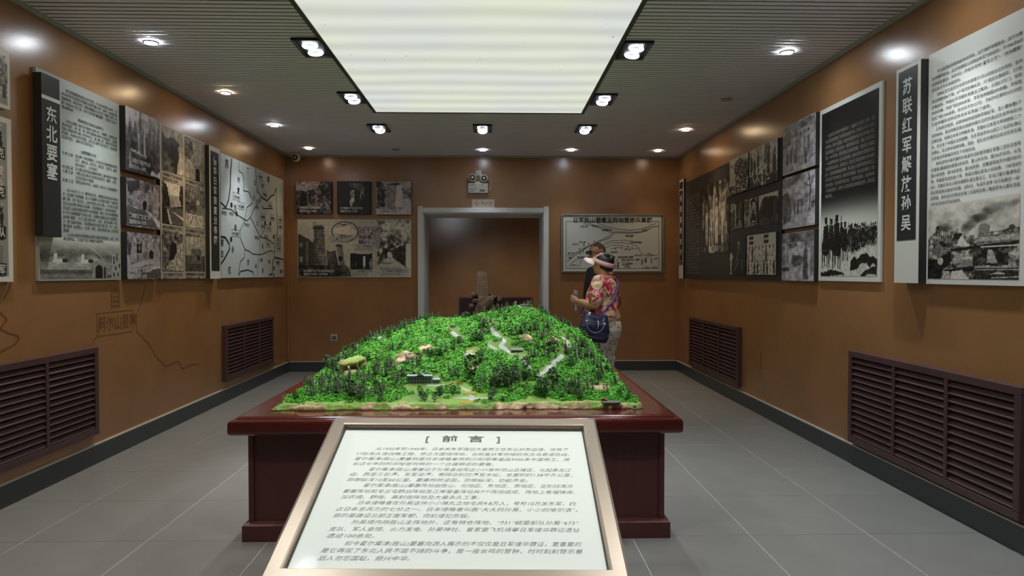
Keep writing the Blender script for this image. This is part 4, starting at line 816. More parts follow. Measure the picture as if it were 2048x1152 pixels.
# mounted column board
b = Board('R', 1638.5, 222, 561, 1762.5, 163.5, 564.5, .016, 'text_board', 'tall black board with white text above a column of horsemen', 'display board', M['paper'], M['paper'])
mg = .035; hx, hy = b.w-2*mg, b.h-2*mg
p = Pic(hx/hy, 170, .06, 91); t = np.clip((p.Y-.30)/.20, 0, 1); t = t*t*(3-2*t); p.a = .84*(1-t)+.10*t
p.poly([(.74, .245), (.80, .30), (1, .23), (1, .17), (.74, .17)], .62, wob=.02); p.line([(.76, .29), (.98, .225)], .006, .25); p.noise(.12, 24, 40, k=p.k)
def rider(x, y_, h, v=.07):
    k = h/p.asp; e = .020
    p.ell(x, y_+h*.40, .17*k, .17*h, v, wob=e).ell(x+.02*k, y_+h*.52, .13*k, .12*h, v, wob=e)                                  # horse chest and shoulders
    p.poly([(x-.11*k, y_+h*.50), (x-.09*k, y_+h*.66), (x-.03*k, y_+h*.70), (x+.02*k, y_+h*.5)], v, wob=e)                     # neck and head of the horse
    p.poly([(x-.11*k, y_+h*.52), (x-.085*k, y_+h*.82), (x+.10*k, y_+h*.83), (x+.14*k, y_+h*.52)], v, wob=e).ell(x+.005*k, y_+h*.90, .055*k, .065*h, v).ell(x+.005*k, y_+h*.955, .065*k, .03*h, v)   # rider and cap
    for q, l in ((-.13, 0), (-.05, .03), (.06, .02), (.13, 0)): p.poly([(x+(q-.028)*k, y_+h*.38), (x+(q+.03)*k, y_+h*.38), (x+(q+.016)*k, y_+h*l), (x+(q-.010)*k, y_+h*l)], v)
    p.line([(x+.12*k, y_+h*.6), (x+.17*k, y_+h*.95)], .004*h/.3, v)
rider(.21, .10, .25, .12); rider(.10, .05, .315); rider(.40, .12, .20, .1); rider(.31, .04, .33); rider(.465, .085, .235)
rg5 = random.Random(5)
for i in range(15): rider(.55+i*.03, .125+i*.0035+rg5.uniform(-.01, .01), .165-i*.004+rg5.uniform(-.02, .015), rg5.choice((.07, .1, .14)))
p.noise(.5, 70, 90, k=(p.Y > .13) & (p.Y < .26) & (p.X > .5) & (p.a < .2)); p.noise(.25, 60, 70, k=(p.Y > .12) & (p.Y < .3) & (p.X < .5) & (p.a < .15))
p.poly([(0, .0), (0, .03), (.2, .04), (.45, .015), (.45, 0)], .12, wob=.05).poly([(.55, .09), (.75, .115), (1, .10), (1, .065), (.7, .06), (.62, .03), (.56, .02)], .14, wob=.07).poly([(.72, 0), (.8, .03), (1, .05), (1, 0)], .16, wob=.05); p.noise(.12, 50, 60, k=p.Y < .3)
picture(b.o, p, mg, mg, hx, hy, b.z, (1.0, 1.0, .94), lo=.05)
ht = ['　　抗战联军在中国共产党的领导下，为推翻日本帝国主义侵略，收复', '东北失地同日军进行了长期艰苦卓绝的斗争。抗联支队多次深入敌后，', '侦察敌情，破坏日军要塞，并且在孙吴县境内多次与日本守备队交战，', '袭击日军据点，打击日伪势力。使日伪军闻风丧胆，牵制了日军的兵力', '配合。1941年冬季，日军在黑龙江沿岸修筑要塞，抗联部队为掌握敌', '一一边组织侦察小队一边深入敌后侦察。收集大量有关日军要塞的情报，', '为日后苏军出兵东北。支队在战斗。在东北三年艰苦卓绝的斗争中涌现', '出来，无数的抗联英雄壮烈牺牲。黑山支队三次进军孙吴境内的沿江，', '对日军进行了有力的打击，粉碎日军多次围剿，为抗日战争胜利，作出', '重大的贡献。与日本关东军队交战，三路军总指挥部，在战争条件', '十分艰苦的情况下，坚持到一九四五年抗日战争的最后胜利，直到全国', '解放。']
it = []
for k, t_ in enumerate(ht):
    xa, ya = b.loc(1651.5 if k else 1656.5, 271.5+k*10.85); xb, yb2 = b.loc(1750.5, 262); y_ = b.loc(1651.5, 274+k*10.85)[1]
    t_ = t_.strip('　'); fw = (xb-xa) if k < 11 else .11; it.append((t_, xa, y_-.013, .031, fw, 'L'))
text(b.o, it, mat('grey_white_print', rgb(126, 126, 118), .5), b.z+.0012, bold=-.006, res=2)
# tall title strip
s = strip('R', 1790.5, 140, 565, 1838.5, 122.5, 567, .075, 'tall white title board with eight characters on a black field', '苏联红军解放孙吴', 1814, 173, 38.9, .86, M['paper'], .022)
yb = s.loc(1814, 480)[1]; MB().box(.025, s.w-.025, yb, s.h-.022, s.th+.0004, s.th+.0016).build('black_field', Mdark, s.o)
# long text board
b = Board('R', 1855, 113.5, 568, 2053, 11, 572, .03, 'text_board', 'large white board of dense black text above a smoking battlefield photograph', 'display board', M['paper'], M['paper'])
rt = ['　　作为雅满站东欧洲战争的苏联，出于维护本国安全，出于对策', '在中国的驻动，出于向德国人证明战争实力的目的，于1945年8月', '3日向日宣战。8月9日，开始向号称“皇军之花”、“关东藏獒”', '的日本关东军发起进攻。', '　　苏联远东军总司令华西列夫斯基于7月25日抵达远东前线，在中', '苏边境集结80个师，4个坦克机械化军，3个航空兵集团军，3个防', '空集团军，外加太平洋舰队和黑龙江舰队，火炮2.7万门，坦克', '5500多辆，作战飞机3500多架，海军各种舰艇500余艘，海军航', '空兵飞机1500余架，共计兵力为157万。于8月9日零时10分向驻', '扎在中国东北的日本关东军发起了进攻。', '　　日本军方预测，从欧洲战场返回的苏联红军，至少要休整5个', '月的时间，而且判断苏联会选择中国东北的东部(远东滨海地区)与', '日军交战，结果日本军方判断失误。苏联比日本军方预测提前二个', '月，并主攻了中国东北的西部。关东军总司令山田乙三在回长春让', '沈通化，在迁移中指挥中断。因此，驻扎在孙吴的日本关东军在毫', '无没有任何准备的状态下仓促应战。', '　　担任进攻孙吴方面的孙吴县作战的是苏联红军第二远东方面军', '红旗第2集团军所属第3步兵师、第12步兵师、第396步兵师，以及', '第73坦克旅、第74坦克旅、第258克旅。该集团军由司令捷列伙中', '将，军事委员纳伏金少将、参谋长喀扎耶夫少将指挥，1945年8月', '8日，苏联红军派小股侦查部队渡过黑龙江，在沿江霍尔莫津地近', '的日军军事设施进行侦察。8月9日，毛泽东发表“对日寇最后一战”', '的声明，就在这天苏联远东第二方面军的第二集团军先头部队发起', '对孙吴日本关东军全面进攻。']
it = []
ya = b.loc(1868, 146)[1]; yb2 = b.loc(1860, 409)[1]; xa = b.loc(1863.5, 300)[0]; xb = b.loc(2043, 250)[0]; st = (ya-yb2)/23; sz = st*.66
lastl = {3: .36, 9: .70, 15: .54, 23: .38}
for k, t_ in enumerate(rt):
    ind = sz*2 if t_.startswith('　') else 0; t_ = t_.strip('　'); fw = (xb-xa)*lastl.get(k, 1)-ind
    it.append((t_, xa+ind, ya-k*st-sz*.4, sz, fw, 'L'))
text(b.o, it, mat('dark_grey_print', rgb(62, 62, 60), .5), b.z+.0012, bold=.004, res=2)
x0, y0 = b.loc(1855.8, 557); x1, y1 = b.loc(2041, 378); y0 = b.loc(1900, 558)[1]; y1 = b.loc(1858, 414)[1]
p = Pic((x1-x0)/(y1-y0), 170, .84, 95)
r5 = random.Random(8)
for t_ in np.linspace(0, 1, 46):
    cx, cy, rr_ = .42+.36*t_+r5.gauss(0, .02), .60+.30*t_**.85+r5.gauss(0, .025), r5.uniform(.035, .08); p.blob(cx, cy, rr_, rr_*.8, r5.uniform(.25, .6), .55)
for _ in range(14): p.blob(r5.uniform(.80, .98), r5.uniform(.86, .93), .06, .03, .55, .4); p.blob(r5.uniform(.2, .38), r5.uniform(.66, .78), .05, .035, .6, .35)
p.noise(.12, 12, 12, k=p.Y > .55)
p.poly([(0, .6), (.1, .64), (.12, .72), (.3, .70), (.42, .62), (.48, .55), (1, .62), (1, 0), (0, 0)], .52, wob=.06); kk = p.k.copy(); p.noise(.4, 22, 22, k=kk)
for x in (.14, .165, .19, .215, .24): p.rect(x, .55, x+.009, .74, .35)
p.rect(.32, .52, .42, .6, .12); p.poly([(.36, .44), (.42, .58), (.5, .44)], .92, wob=.06); p.poly([(.6, .48), (.6, .62), (.66, .70), (.72, .66), (.70, .52), (1, .56), (1, .50), (.6, .50)], .55); p.ell(.645, .63, .05, .07, .55); p.ell(.93, .62, .03, .03, .3); p.rect(.6, .47, 1, .53, .72).rect(.58, .42, 1, .47, .50).poly([(.28, .40), (1, .46), (1, .42), (.28, .36)], .15).rect(.62, .40, 1, .415, .9)
p.poly([(.08, .30), (.1, .5), (.16, .56), (.25, .46), (.24, .32)], .48, wob=.03); p.poly([(.14, .48), (.2, .42), (.25, .44), (.22, .48), (.17, .52)], .12); p.poly([(0, .0), (0, .28), (.12, .26), (.2, .14), (.18, 0)], .14, wob=.04); p.poly([(.12, .25), (.3, .38), (.3, .2), (.18, .12)], .1, wob=.06); p.ell(.16, .24, .035, .05, .8)
p.poly([(.28, .2), (.33, .35), (.42, .33), (.4, .2)], .7, wob=.06).rect(.40, .16, .54, .27, .55); p.ell(.47, .27, .07, .02, .8); p.rect(.54, .17, .9, .40, .16); p.noise(.3, 16, 16, k=p.k); p.poly([(.68, .2), (.7, .36), (.74, .36), (.8, .2)], .7, wob=.03).line([(.92, .3), (.96, .18)], .012, .6)
p.poly([(.2, .12), (.55, .17), (.56, .10), (.22, .08)], .1).poly([(.28, 0), (.30, .10), (.42, .12), (.50, .0)], .9).rect(.56, .12, 1, .155, .7).rect(.56, .13, 1, .14, .15).rect(.55, 0, 1, .11, .22).poly([(.72, .06), (.88, .07), (.8, .095)], .8).line([(.74, .02), (1, .035)], .006, .8).line([(.52, .0), (.55, .1)], .01, .3).poly([(.18, 0), (.2, .1), (.28, .1), (.28, 0)], .75, wob=.04)
p.noise(.16, 50, 50, k=kk); fade = np.clip((p.Y-.93)/.07, 0, 1); p.a = p.a*(1-fade)+.88*fade
picture(b.o, p, x0, y0, x1-x0, y1-y0, b.z, (1.0, .97, .91), lo=.06)
# ================================================================ wall grilles
SL = MB().extrude([(0, 0), (.006, -.004), (.024, .030), (.021, .036)], 0, 1).mesh('slat', M['grille'])   # unit-length louvre, scaled along x
def grille(side, ya, yb_, z0, z1, label, ncol=3, nsl=13):
    w_, h_ = abs(yb_-ya), z1-z0
    mx = frame_mx(side, Vector((XL if side == 'L' else XR, ya, z0))) if side in 'LR' else frame_mx('B', Vector((ya, Y3, z0)))
    g = tag(empty('wall_grille', mx), label, 'grille', 'louvred wall grilles'); fw = .042
    MB().box(0, w_, 0, h_, .001, .004).build('backing', mat('grille_shadow', rgb(58, 54, 52), .6), g)
    for q in ((0, w_, 0, fw), (0, w_, h_-fw, h_)): MB().box(q[0], q[1], q[2], q[3], .003, .045).build('frame_rail', M['grille'], g, bevel=.004)
    for q in ((0, fw), (w_-fw, w_)): MB().box(q[0], q[1], fw, h_-fw, .003, .045).build('frame_stile', M['grille'], g, bevel=.004)
    cw_ = (w_-2*fw)/ncol
    for k in range(1, ncol): MB().box(fw+k*cw_-.014, fw+k*cw_+.014, fw, h_-fw, .004, .044).build('divider', M['grille'], g, bevel=.003)
    st = (h_-2*fw)/nsl
    for k in range(ncol):
        xa = fw+k*cw_+(.014 if k else 0); xb = fw+(k+1)*cw_-(.014 if k < ncol-1 else 0)
        for j in range(nsl):
            # louvre profile (y: up, z: out) -> blade slanting outwards and down
            o = link('slat', SLV, g, Matrix.Translation((xa, fw+(j+.5)*st, .024)) @ Matrix.Rotation(random.uniform(-.04, .04), 4, 'X') @ Matrix.Diagonal((xb-xa, 1, 1, 1)))
    return g
SLV = MB().extrude([(.017, -.016), (.020, -.012), (-.011, .017), (-.015, .017), (-.017, .012)], 0, 1).mesh('slat', M['grille'])
grille('L', 3.2, 4.77, .212, .812, 'maroon louvred grille under the dark titled text panel, with a sprung slat')
grille('L', 7.01, 8.51, .215, .79, 'maroon louvred grille under the fortress distribution map')
grille('R', 8.52, 6.80, .172, .775, 'maroon louvred grille under the black labourer panel')
grille('R', 4.65, 3.10, .158, .788, 'dusty maroon louvred grille under the tall red army title board')
grille('B', -.80, .83, .2, .79, 'dark louvred grille in the hall wall behind the stone tower')

# stone tower in the hall beyond
tw_ = tag(empty('stone_tower', loc=(-.17, 13.3, 0)), 'brown stone monument tower on a rocky mound in the dim hall', 'monument')
Mst = mat('brown_stone', rgb(118, 96, 72), .8, var=(6, .25), bump=(14, .5)); Mst2 = mat('dark_stone', rgb(96, 78, 60), .85, var=(6, .3), bump=(10, .8))
rg = np.random.default_rng(4); rs = []
for z, rx, ry in ((0, .42, .4), (.2, .38, .36), (.4, .33, .32), (.55, .29, .28), (.70, .27, .26), (.80, .25, .24), (.86, .25, .22), (.90, .16, .16)):
    rs.append([(rx*math.cos(a)*(1+rg.uniform(-.12, .12))+.05*(z < .89), ry*math.sin(a)*(1+rg.uniform(-.12, .12)), z+rg.uniform(-.02, .02)) for a in np.linspace(0, 2*math.pi, 16, endpoint=False)])
MB().rings(rs).build('rocky_mound', Mst2, tw_)
for k in range(12):
    z = .86+k*.04; hw_ = .128-.0032*k
    MB().box(-.06-hw_-rg.uniform(0, .006), -.06+hw_+rg.uniform(0, .006), -hw_, hw_, z, z+.037).build('stone_course', Mst, tw_, bevel=.004)
MB().box(-.06-.075, -.06+.075, -.08, .08, 1.34, 1.37).build('cap_stone', Mst2, tw_)
for x, z in ((-.27, .70), (-.22, .92), (.27, .82), (-.2, .8)): MB().lathe([(.02, -.02), (.06, .02), (.065, .06), (.03, .10)], (x, -.12, z-.06), 7).build('boulder', Mst2, tw_)

# ================================================================ table
TX0, TX1, TY0, TY1, TZ = -1.285, .922, 3.31, 5.93, .620
tb = tag(empty('display_table', loc=((TX0+TX1)/2, (TY0+TY1)/2, 0)), 'glossy cherry-red display table with a moulded overhanging top under the terrain model', 'table')
hx, hy = (TX1-TX0)/2, (TY1-TY0)/2
def rring(dx, z): return [(-hx+dx, -hy+dx, z), (hx-dx, -hy+dx, z), (hx-dx, hy-dx, z), (-hx+dx, hy-dx, z)]
MB().rings([rring(d, z) for d, z in ((.05, .527), (.042, .531), (.012, .533), (.002, .541), (0, .552), (0, .590), (.004, .600), (.016, .6065), (.030, .608), (.033, .613), (.040, .618), (.046, .620))]).build('table_top', M['cherry'], tb)
MB().rings([rring(d, z) for d, z in ((.085, .075), (.085, .528))]).build('cabinet_body', M['cherrydark'], tb)
MB().rings([rring(d, z) for d, z in ((.048, 0), (.048, .078), (.055, .084), (.075, .090), (.080, .092))]).build('plinth', M['cherrydark'], tb)
for sx in (-1, 1): MB().box(sx*(hx-.085)-.012, sx*(hx-.085)+.012, -hy+.073, -hy+.087, .092, .527).build('corner_bead', M['cherrydark'], tb)

# ================================================================ preface stand
Zt, Zl = 2.838, 2.012
top = Vector((-.1236, Zt, .7035)); low = Vector((-.1426, Zl, .427)); up = (top-low); up.normalize(); right = Vector((1, 0, 0)); right = (right - up*right.dot(up)).normalized(); nor = right.cross(up)
BW, BL = 1.08, .918; org = top - up*BL
mx = Matrix.Identity(4)
for i, c in enumerate((right, up, nor)):
    for j in range(3): mx[j][i] = c[j]
mx.translation = org
st_ = tag(empty('preface_stand', loc=(org.x, org.y+.35, 0)), 'slanted aluminium-framed panel stand with a printed preface in front of the table', 'information stand')
mxs = Matrix.Translation(-Vector((org.x, org.y+.35, 0))) @ mx
def onst(o): o.matrix_local = mxs; return o
fw = .056
# mitred rails
def rail(a, b_, c, d, nm='frame_rail'):
    prof = [(0, -.03), (0, .012), (.15, .016), (.85, .016), (.95, .012), (1, .004), (1, -.03)]
    r0 = [tuple(Vector((*a, 0)).lerp(Vector((*d, 0)), t) + Vector((0, 0, z))) for t, z in prof]; r1 = [tuple(Vector((*b_, 0)).lerp(Vector((*c, 0)), t) + Vector((0, 0, z))) for t, z in prof]
    return onst(MB().rings([r0, r1]).build(nm, M['alu'], st_))
hw = BW/2
rail((-hw, 0), (hw, 0), (hw-fw, fw), (-hw+fw, fw)); rail((hw, 0), (hw, BL), (hw-fw, BL-fw), (hw-fw, fw)); rail((hw, BL), (-hw, BL), (-hw+fw, BL-fw), (hw-fw, BL-fw)); rail((-hw, BL), (-hw, 0), (-hw+fw, fw), (-hw+fw, BL-fw))
onst(MB().box(-hw+fw-.002, hw-fw+.002, fw-.002, BL-fw+.002, -.03, -.012).build('backing', M['black'], st_))
onst(MB().box(-hw+fw, hw-fw, fw, BL-fw, -.012, -.009).build('printed_sheet', mat('preface_sheet', rgb(226, 231, 222), .10, spec=.5, coat=.3), st_))
mb = MB(); iw = hw-fw
for q in ((-iw, iw, BL-fw-.008, BL-fw), (-iw, -iw+.004, fw, BL-fw), (iw-.004, iw, fw, BL-fw)): mb.box(q[0], q[1], q[2], q[3], -.009, -.004)
onst(mb.build('inner_gasket', mat('dark_gasket', rgb(70, 66, 58), .6), st_))
onst(MB().box(-.06, .06, BL*.3, BL*.7, -.055, -.03).build('bracket', M['black'], st_))
pc_ = mx @ Vector((0, BL*.5, -.06)); pl = pc_ - Vector((org.x, org.y+.35, 0))
MB().lathe([(.03, .015), (.03, pl.z)], (pl.x, pl.y, 0), 20).build('post', M['alu'], st_, True)
MB().lathe([(.19, 0), (.19, .01), (.04, .018)], (pl.x, pl.y, 0), 36).build('base_plate', M['black'], st_, True)
pre = [('从1932年到1945年，日本关东军强征大量劳工在东北对苏边境，修筑了', 1, 0), ('17处永久性战略工程，称之为国境阵地，也就是日军标榜的东方马奇诺防线。', 0, 0), ('霍尔莫津(胜山)要塞就是日本侵略者用刺刀和棍棒逼迫3000多中国劳工，用', 0, 0), ('长达七年的时间秘密构筑的一个血腥罪恶的要塞。', 0, .645),
  ('霍尔莫津(胜山)要塞位于孙吴县城周边小兴安岭低山丘陵区，北起黑龙江', 1, 0), ('边，西至三岔河，东至逊河，南隔逊别拉河至木松。总面积约138平方公里，', 0, 0), ('防御纵深10至60公里。要塞构筑坚固，防御纵深，功能齐全。', 0, .80),
  ('霍尔莫津(胜山)要塞阵地由胜山、北地区、东地区、南地区、逊别拉南方', 1, 0), ('要塞阵地和毛兰屯野战阵地及江岸警备阵地共7个阵地组成。阵地上有榴弹炮、', 0, 0), ('加农炮、野炮、高射炮阵地及大量永久工事。', 0, .59),
  ('日本侵略者在孙吴这块小小弹丸之地屯兵9.8万人，号称10万关东军，约', 1, 0), ('占日本总兵力的七分之一。日本侵略者叫嚣“大大的孙吴、小小的哈尔滨”，', 0, 0), ('目的是建设北部正面军都，伺机侵犯苏联。', 0, .555),
  ('孙吴境内除胜山主阵地外，还有特仓阵地、“731”细菌部队孙吴“673”', 1, 0), ('支队、军人会馆、火力发电、孙吴神社、曾家堡飞机场等日军侵华罪证遗址', 0, 0), ('遗迹100余处。', 0, .19),
  ('如今霍尔莫津(胜山)要塞向游人展示的不仅仅是日军侵华罪证，更重要的', 1, 0), ('是它再现了东北人民不屈不挠的斗争，是一座长鸣的警钟，时时刻刻警示着', 0, 0), ('后人勿忘国耻，振兴中华。', 0, .345)]
it = []; xa, xb = -.40, .415; y1_ = BL-fw-.118; step = .0354
def sheet_y(v):   # height on the sheet for a pixel row of the photograph
    d = ray(900, v); pt = mx.inverted() @ O; dd = mx.to_3x3().inverted() @ d; t = (-.009-pt.z)/dd.z; return (pt + dd*t).y
rows = [898, 908, 918, 928, 939, 949, 960, 971, 983, 994.5, 1006, 1018.5, 1031.5, 1044.5, 1058.5, 1072, 1087, 1101.5, 1117]
for k, (t_, ind, fr) in enumerate(pre):
    i_ = .066 if ind else 0; fwd = (xb-xa-i_) if not fr else (xb-xa)*fr; it.append((t_, xa+i_, sheet_y(rows[k])-.010, .0222, fwd, 'L'))
tt = len(TEXTQ)
ta = onst(MB().box(-iw, iw, fw, BL-fw, -.009, -.0085).build('glazing', mat('preface_glazing', rgb(226, 231, 222), .06, spec=.5), st_))
Mpre = mat('grey_preface_print', rgb(98, 100, 93), .5)
text(ta, it, Mpre, -.0078, 'preface_lettering', shear=.28, bold=-.010, res=3)
for c_, x_ in (('[', -.142), ('前', -.052), ('言', .052), (']', .142)):
    text(ta, [(c_, x_, sheet_y(878)-.019, .05, .062 if c_ in '前言' else None, 'C')], Mpre, -.0078, 'heading_character', bold=.02, res=4)
# ================================================================ terrain model
MX0, MX1, MY0, MY1 = -1.14, .776, 3.475, 5.74
tm = tag(empty('terrain_model', loc=((MX0+MX1)/2, (MY0+MY1)/2, TZ)), 'green wooded mountain terrain model with roads and tiny buildings on the red table', 'scale model')
OX, OY = (MX0+MX1)/2, (MY0+MY1)/2
NX, NY = 250, 290
ga = np.linspace(0, 1, NX); gb = np.linspace(0, 1, NY); GA, GB = np.meshgrid(ga, gb)
R_ = np.interp(GA, [0, .06, .14, .30, .42, .49, .60, .676, .74, .80, .874, .94, .976, 1], [.07, .125, .225, .305, .325, .335, .385, .425, .415, .36, .285, .19, .13, .06])
S_ = np.interp(GB, [0, .05, .12, .20, .35, .5, .62, .70, .78, .9, 1], [0, .012, .06, .16, .40, .70, .94, 1.0, .96, .72, .45]); S_ = (S_ + np.roll(S_, 2, 0) + np.roll(S_, -2, 0))/3; S_[:3] = 0
R_ = (R_ + np.roll(R_, 4, 1) + np.roll(R_, -4, 1))/3; R_[:, :4] = .07; R_[:, -4:] = .06
n1 = vnoise((NY, NX), 5, 6, 21, 5); n2 = vnoise((NY, NX), 22, 26, 22, 3)
edge = np.clip(np.minimum(np.minimum(GA, 1-GA)/.03, np.minimum(GB/.02, (1-GB)/.03)), 0, 1)
HH = .016 + R_*S_ + (n1*.10*np.clip(S_*3, .12, 1) + n2*.016)*edge
# a flat terrace for the grey hall and rocky knolls
def bump_at(X, Y, r, h, p=2):
    global HH
    d2 = ((MX0+GA*(MX1-MX0)-X)**2 + (MY0+GB*(MY1-MY0)-Y)**2)/r**2; HH = HH + h*np.exp(-d2**(p/2))
def height(X, Y):
    a = np.clip((X-MX0)/(MX1-MX0), 0, 1)*(NX-1); b_ = np.clip((Y-MY0)/(MY1-MY0), 0, 1)*(NY-1); i, j = int(min(a, NX-2)), int(min(b_, NY-2)); fa, fb = a-i, b_-j
    return max(.013, (HH[j, i]*(1-fa)+HH[j, i+1]*fa)*(1-fb) + (HH[j+1, i]*(1-fa)+HH[j+1, i+1]*fa)*fb)
def on_model(u, v):
    d = ray(u, v); y = MY0
    while y < MY1:
        t = y/d.y; x, z = d.x*t, H+d.z*t
        if MX0 < x < MX1 and z <= TZ+height(x, y): return Vector((x, y, TZ+height(x, y)))
        y += .006
    t = 5.1/d.y; return Vector((d.x*t, 5.1, TZ+height(d.x*t, 5.1)))
knolls = [(850, 706, .09, .035), (986, 652, .06, .03), (1052, 684, .07, .03), (1104, 694, .08, .045), (900, 660, .08, .02), (835, 690, .05, .03), (1180, 745, .05, .02), (770, 690, .1, .02)]
KN = [(on_model(u, v), r, h) for u, v, r, h in knolls]
for q, r, h in KN: bump_at(q.x, q.y, r, h)
GX = MX0+GA*(MX1-MX0); GY = MY0+GB*(MY1-MY0)
def dist_line(pts):
    D = np.full(GX.shape, 9.0)
    for a, c in zip(pts[:-1], pts[1:]):
        dx, dy = c.x-a.x, c.y-a.y; t = np.clip(((GX-a.x)*dx+(GY-a.y)*dy)/(dx*dx+dy*dy+1e-9), 0, 1); D = np.minimum(D, np.hypot(GX-a.x-t*dx, GY-a.y-t*dy))
    return D
c7 = lambda L: [on_model(840+x*.24414, 600+y_*.24414) for x, y_ in L]
roads = [([(590, 240), (630, 290), (690, 340), (660, 380), (700, 405), (760, 440)], .016), ([(820, 480), (870, 530), (900, 570)], .016), ([(1110, 265), (1160, 300), (1210, 345), (1230, 400)], .016), ([(1165, 460), (1110, 500), (1080, 540), (1020, 590), (960, 610), (990, 640)], .016),
  ([(60, 700), (200, 700), (300, 700), (400, 750), (430, 800), (395, 850)], .012), ([(430, 810), (600, 800), (700, 780), (900, 750)], .011), ([(290, 805), (430, 805)], .011), ([(270, 270), (330, 310)], .018), ([(540, 370), (620, 400)], .012)]
DR = np.full(GX.shape, 9.0); ROADP = []
for L, wd in roads:
    pts = c7(L); D = dist_line(pts)/wd; DR = np.minimum(DR, D)
flat = np.clip(1-DR*.8, 0, 1)
hs = HH.copy()
for _ in range(6): hs = (hs + np.roll(hs, 1, 0) + np.roll(hs, -1, 0) + np.roll(hs, 1, 1) + np.roll(hs, -1, 1))/5
hs[:8] = HH[:8]; hs[-8:] = HH[-8:]; hs[:, :8] = HH[:, :8]; hs[:, -8:] = HH[:, -8:]
HH = HH*(1-flat)+hs*flat
rock = np.zeros(GX.shape)
for q, r, h in KN: rock = np.maximum(rock, np.exp(-((GX-q.x)**2+(GY-q.y)**2)/(r*.62)**2))
n3 = vnoise((NY, NX), 30, 30, 31, 4); n4 = vnoise((NY, NX), 9, 9, 32, 4); n5 = vnoise((NY, NX), 16, 70, 33, 4)
rock = np.maximum(rock*(1+n3*2.5), np.clip((n4-.12)*5, 0, .7)); front = np.clip(1-GB/.022, 0, 1); side = np.clip(1-np.minimum(GA, 1-GA)/.012, 0, 1)
rk = np.clip((rock-.42)*4, 0, 1); f2_ = np.clip(1.25-GB/.030, 0, 1); rk = np.maximum(rk, np.maximum(f2_, side)*np.clip(.62+n4*2.5+n3*3, 0, 1))
HH = HH + rk*(n3*.05)*edge + front*n5*.05
grass = np.array(rgb(124, 164, 70))[None, None]*(1+n1[..., None]*1.2) + np.array([.05, .03, 0])*np.clip(n4[..., None]*3, 0, 1)
rockc = np.array(rgb(176, 154, 120))[None, None]*np.clip(.75+n3[..., None]*6+n5[..., None]*5, .06, 1.6)
col = grass*(1-rk[..., None])+rockc*rk[..., None]
under = np.clip((S_-.10)*8, 0, 1)*(1-rk); col = col*(1-.35*under[..., None])+np.array(rgb(52, 96, 30))*.35*under[..., None]
rd = np.clip((1.0-DR)*4, 0, 1)[..., None]; col = col*(1-rd)+np.array(rgb(186, 188, 184))*(1+n3[..., None]*.6)*rd
fr_ = np.clip(1-GB/.03, 0, 1); sd_ = np.clip(1-np.minimum(GA, 1-GA)/.02, 0, 1); rimn = np.maximum(fr_, sd_)
HH = HH*(1-rimn**1.6) + (.004+.010*np.clip(n5*4+.5, 0, 1))*rimn**1.6 + rimn*(1-rimn)*np.clip(n5*.30+n3*.22, -.03, .06)
HH = np.maximum(HH, .003); wob = vnoise((NY, NX), 26, 26, 61, 4)*.10; GXW = GX - np.sign(GA-.5)*np.clip(sd_, 0, 1)*np.abs(wob); GYW = GY + fr_*np.abs(wob)
co = np.stack([GXW-OX, GYW-OY, HH], -1).reshape(-1, 3); idx = np.arange(NX*NY).reshape(NY, NX)
q = np.stack([idx[:-1, :-1], idx[:-1, 1:], idx[1:, 1:], idx[1:, :-1]], -1).reshape(-1, 4)
rim = np.concatenate([idx[0, :], idx[1:, -1], idx[-1, -2::-1], idx[-2:0:-1, 0]]); nr = len(rim); base = co[rim].copy(); base[:, 2] = .0005
co2 = np.concatenate([co, base]); k0 = len(co); a_ = np.arange(nr); b2 = (a_+1) % nr
qs = np.stack([rim[b2], rim[a_], k0+a_, k0+b2], -1); colall = np.concatenate([col.reshape(-1, 3), np.array(rgb(120, 100, 76))*np.ones((nr, 1))])
Q = np.concatenate([q, qs]); ter = link('terrain', raw_mesh('terrain', co2, Q.ravel(), np.full(len(Q), 4), mat('model_ground', (1, 1, 1), .85, attr='Col', var=(60, .18), bump=(120, .5)), np.clip(colall, .01, 1), True), tm)

# model vegetation -------------------------------------------------
def conifer(seed, dead=False):
    r = random.Random(seed); mb = MB(); mb.tube([(0, 0, -.08), (0, 0, .5), (0, 0, 1)], [.018, .014, .004], 5)
    for k in range(15):
        z = .06+k*.060; L = (.27*(1-z)**.8+.03)*(1.0 if not dead else .75)
        for j in range(8):
            a = r.uniform(0, 6.283); d = Vector((math.cos(a), math.sin(a), 0)); s_ = Vector((-d.y, d.x, 0))*(.042 if not dead else .024); p0 = Vector((0, 0, z)); tip = p0+d*L*r.uniform(.7, 1.15)+Vector((0, 0, r.uniform(.015, .10)))
            mb.add([p0-s_*.4, p0+s_*.4+Vector((0, 0, .012)), tip+s_*.6, tip-s_*.6-Vector((0, 0, .012))], [(0, 1, 2, 3)])
    return mb
def clump(seed, n=34, flat_=.7):
    r = random.Random(seed); mb = MB()
    for k in range(n):
        while True:
            c = Vector((r.uniform(-1, 1), r.uniform(-1, 1), r.uniform(-.25, 1)))
            if .25 < c.length < 1: break
        c.z *= flat_; nrm = (c*1.2+Vector((r.uniform(-.7, .7), r.uniform(-.7, .7), r.uniform(-.2, .9)))).normalized(); t = nrm.cross(Vector((r.uniform(-1, 1), r.uniform(-1, 1), .3))).normalized(); b_ = nrm.cross(t); s_ = r.uniform(.17, .34)
        mb.add([c+t*s_, c+b_*s_*.8+nrm*.06, c-t*s_, c-b_*s_*.8+nrm*.06], [(0, 1, 2, 3)])
    return mb
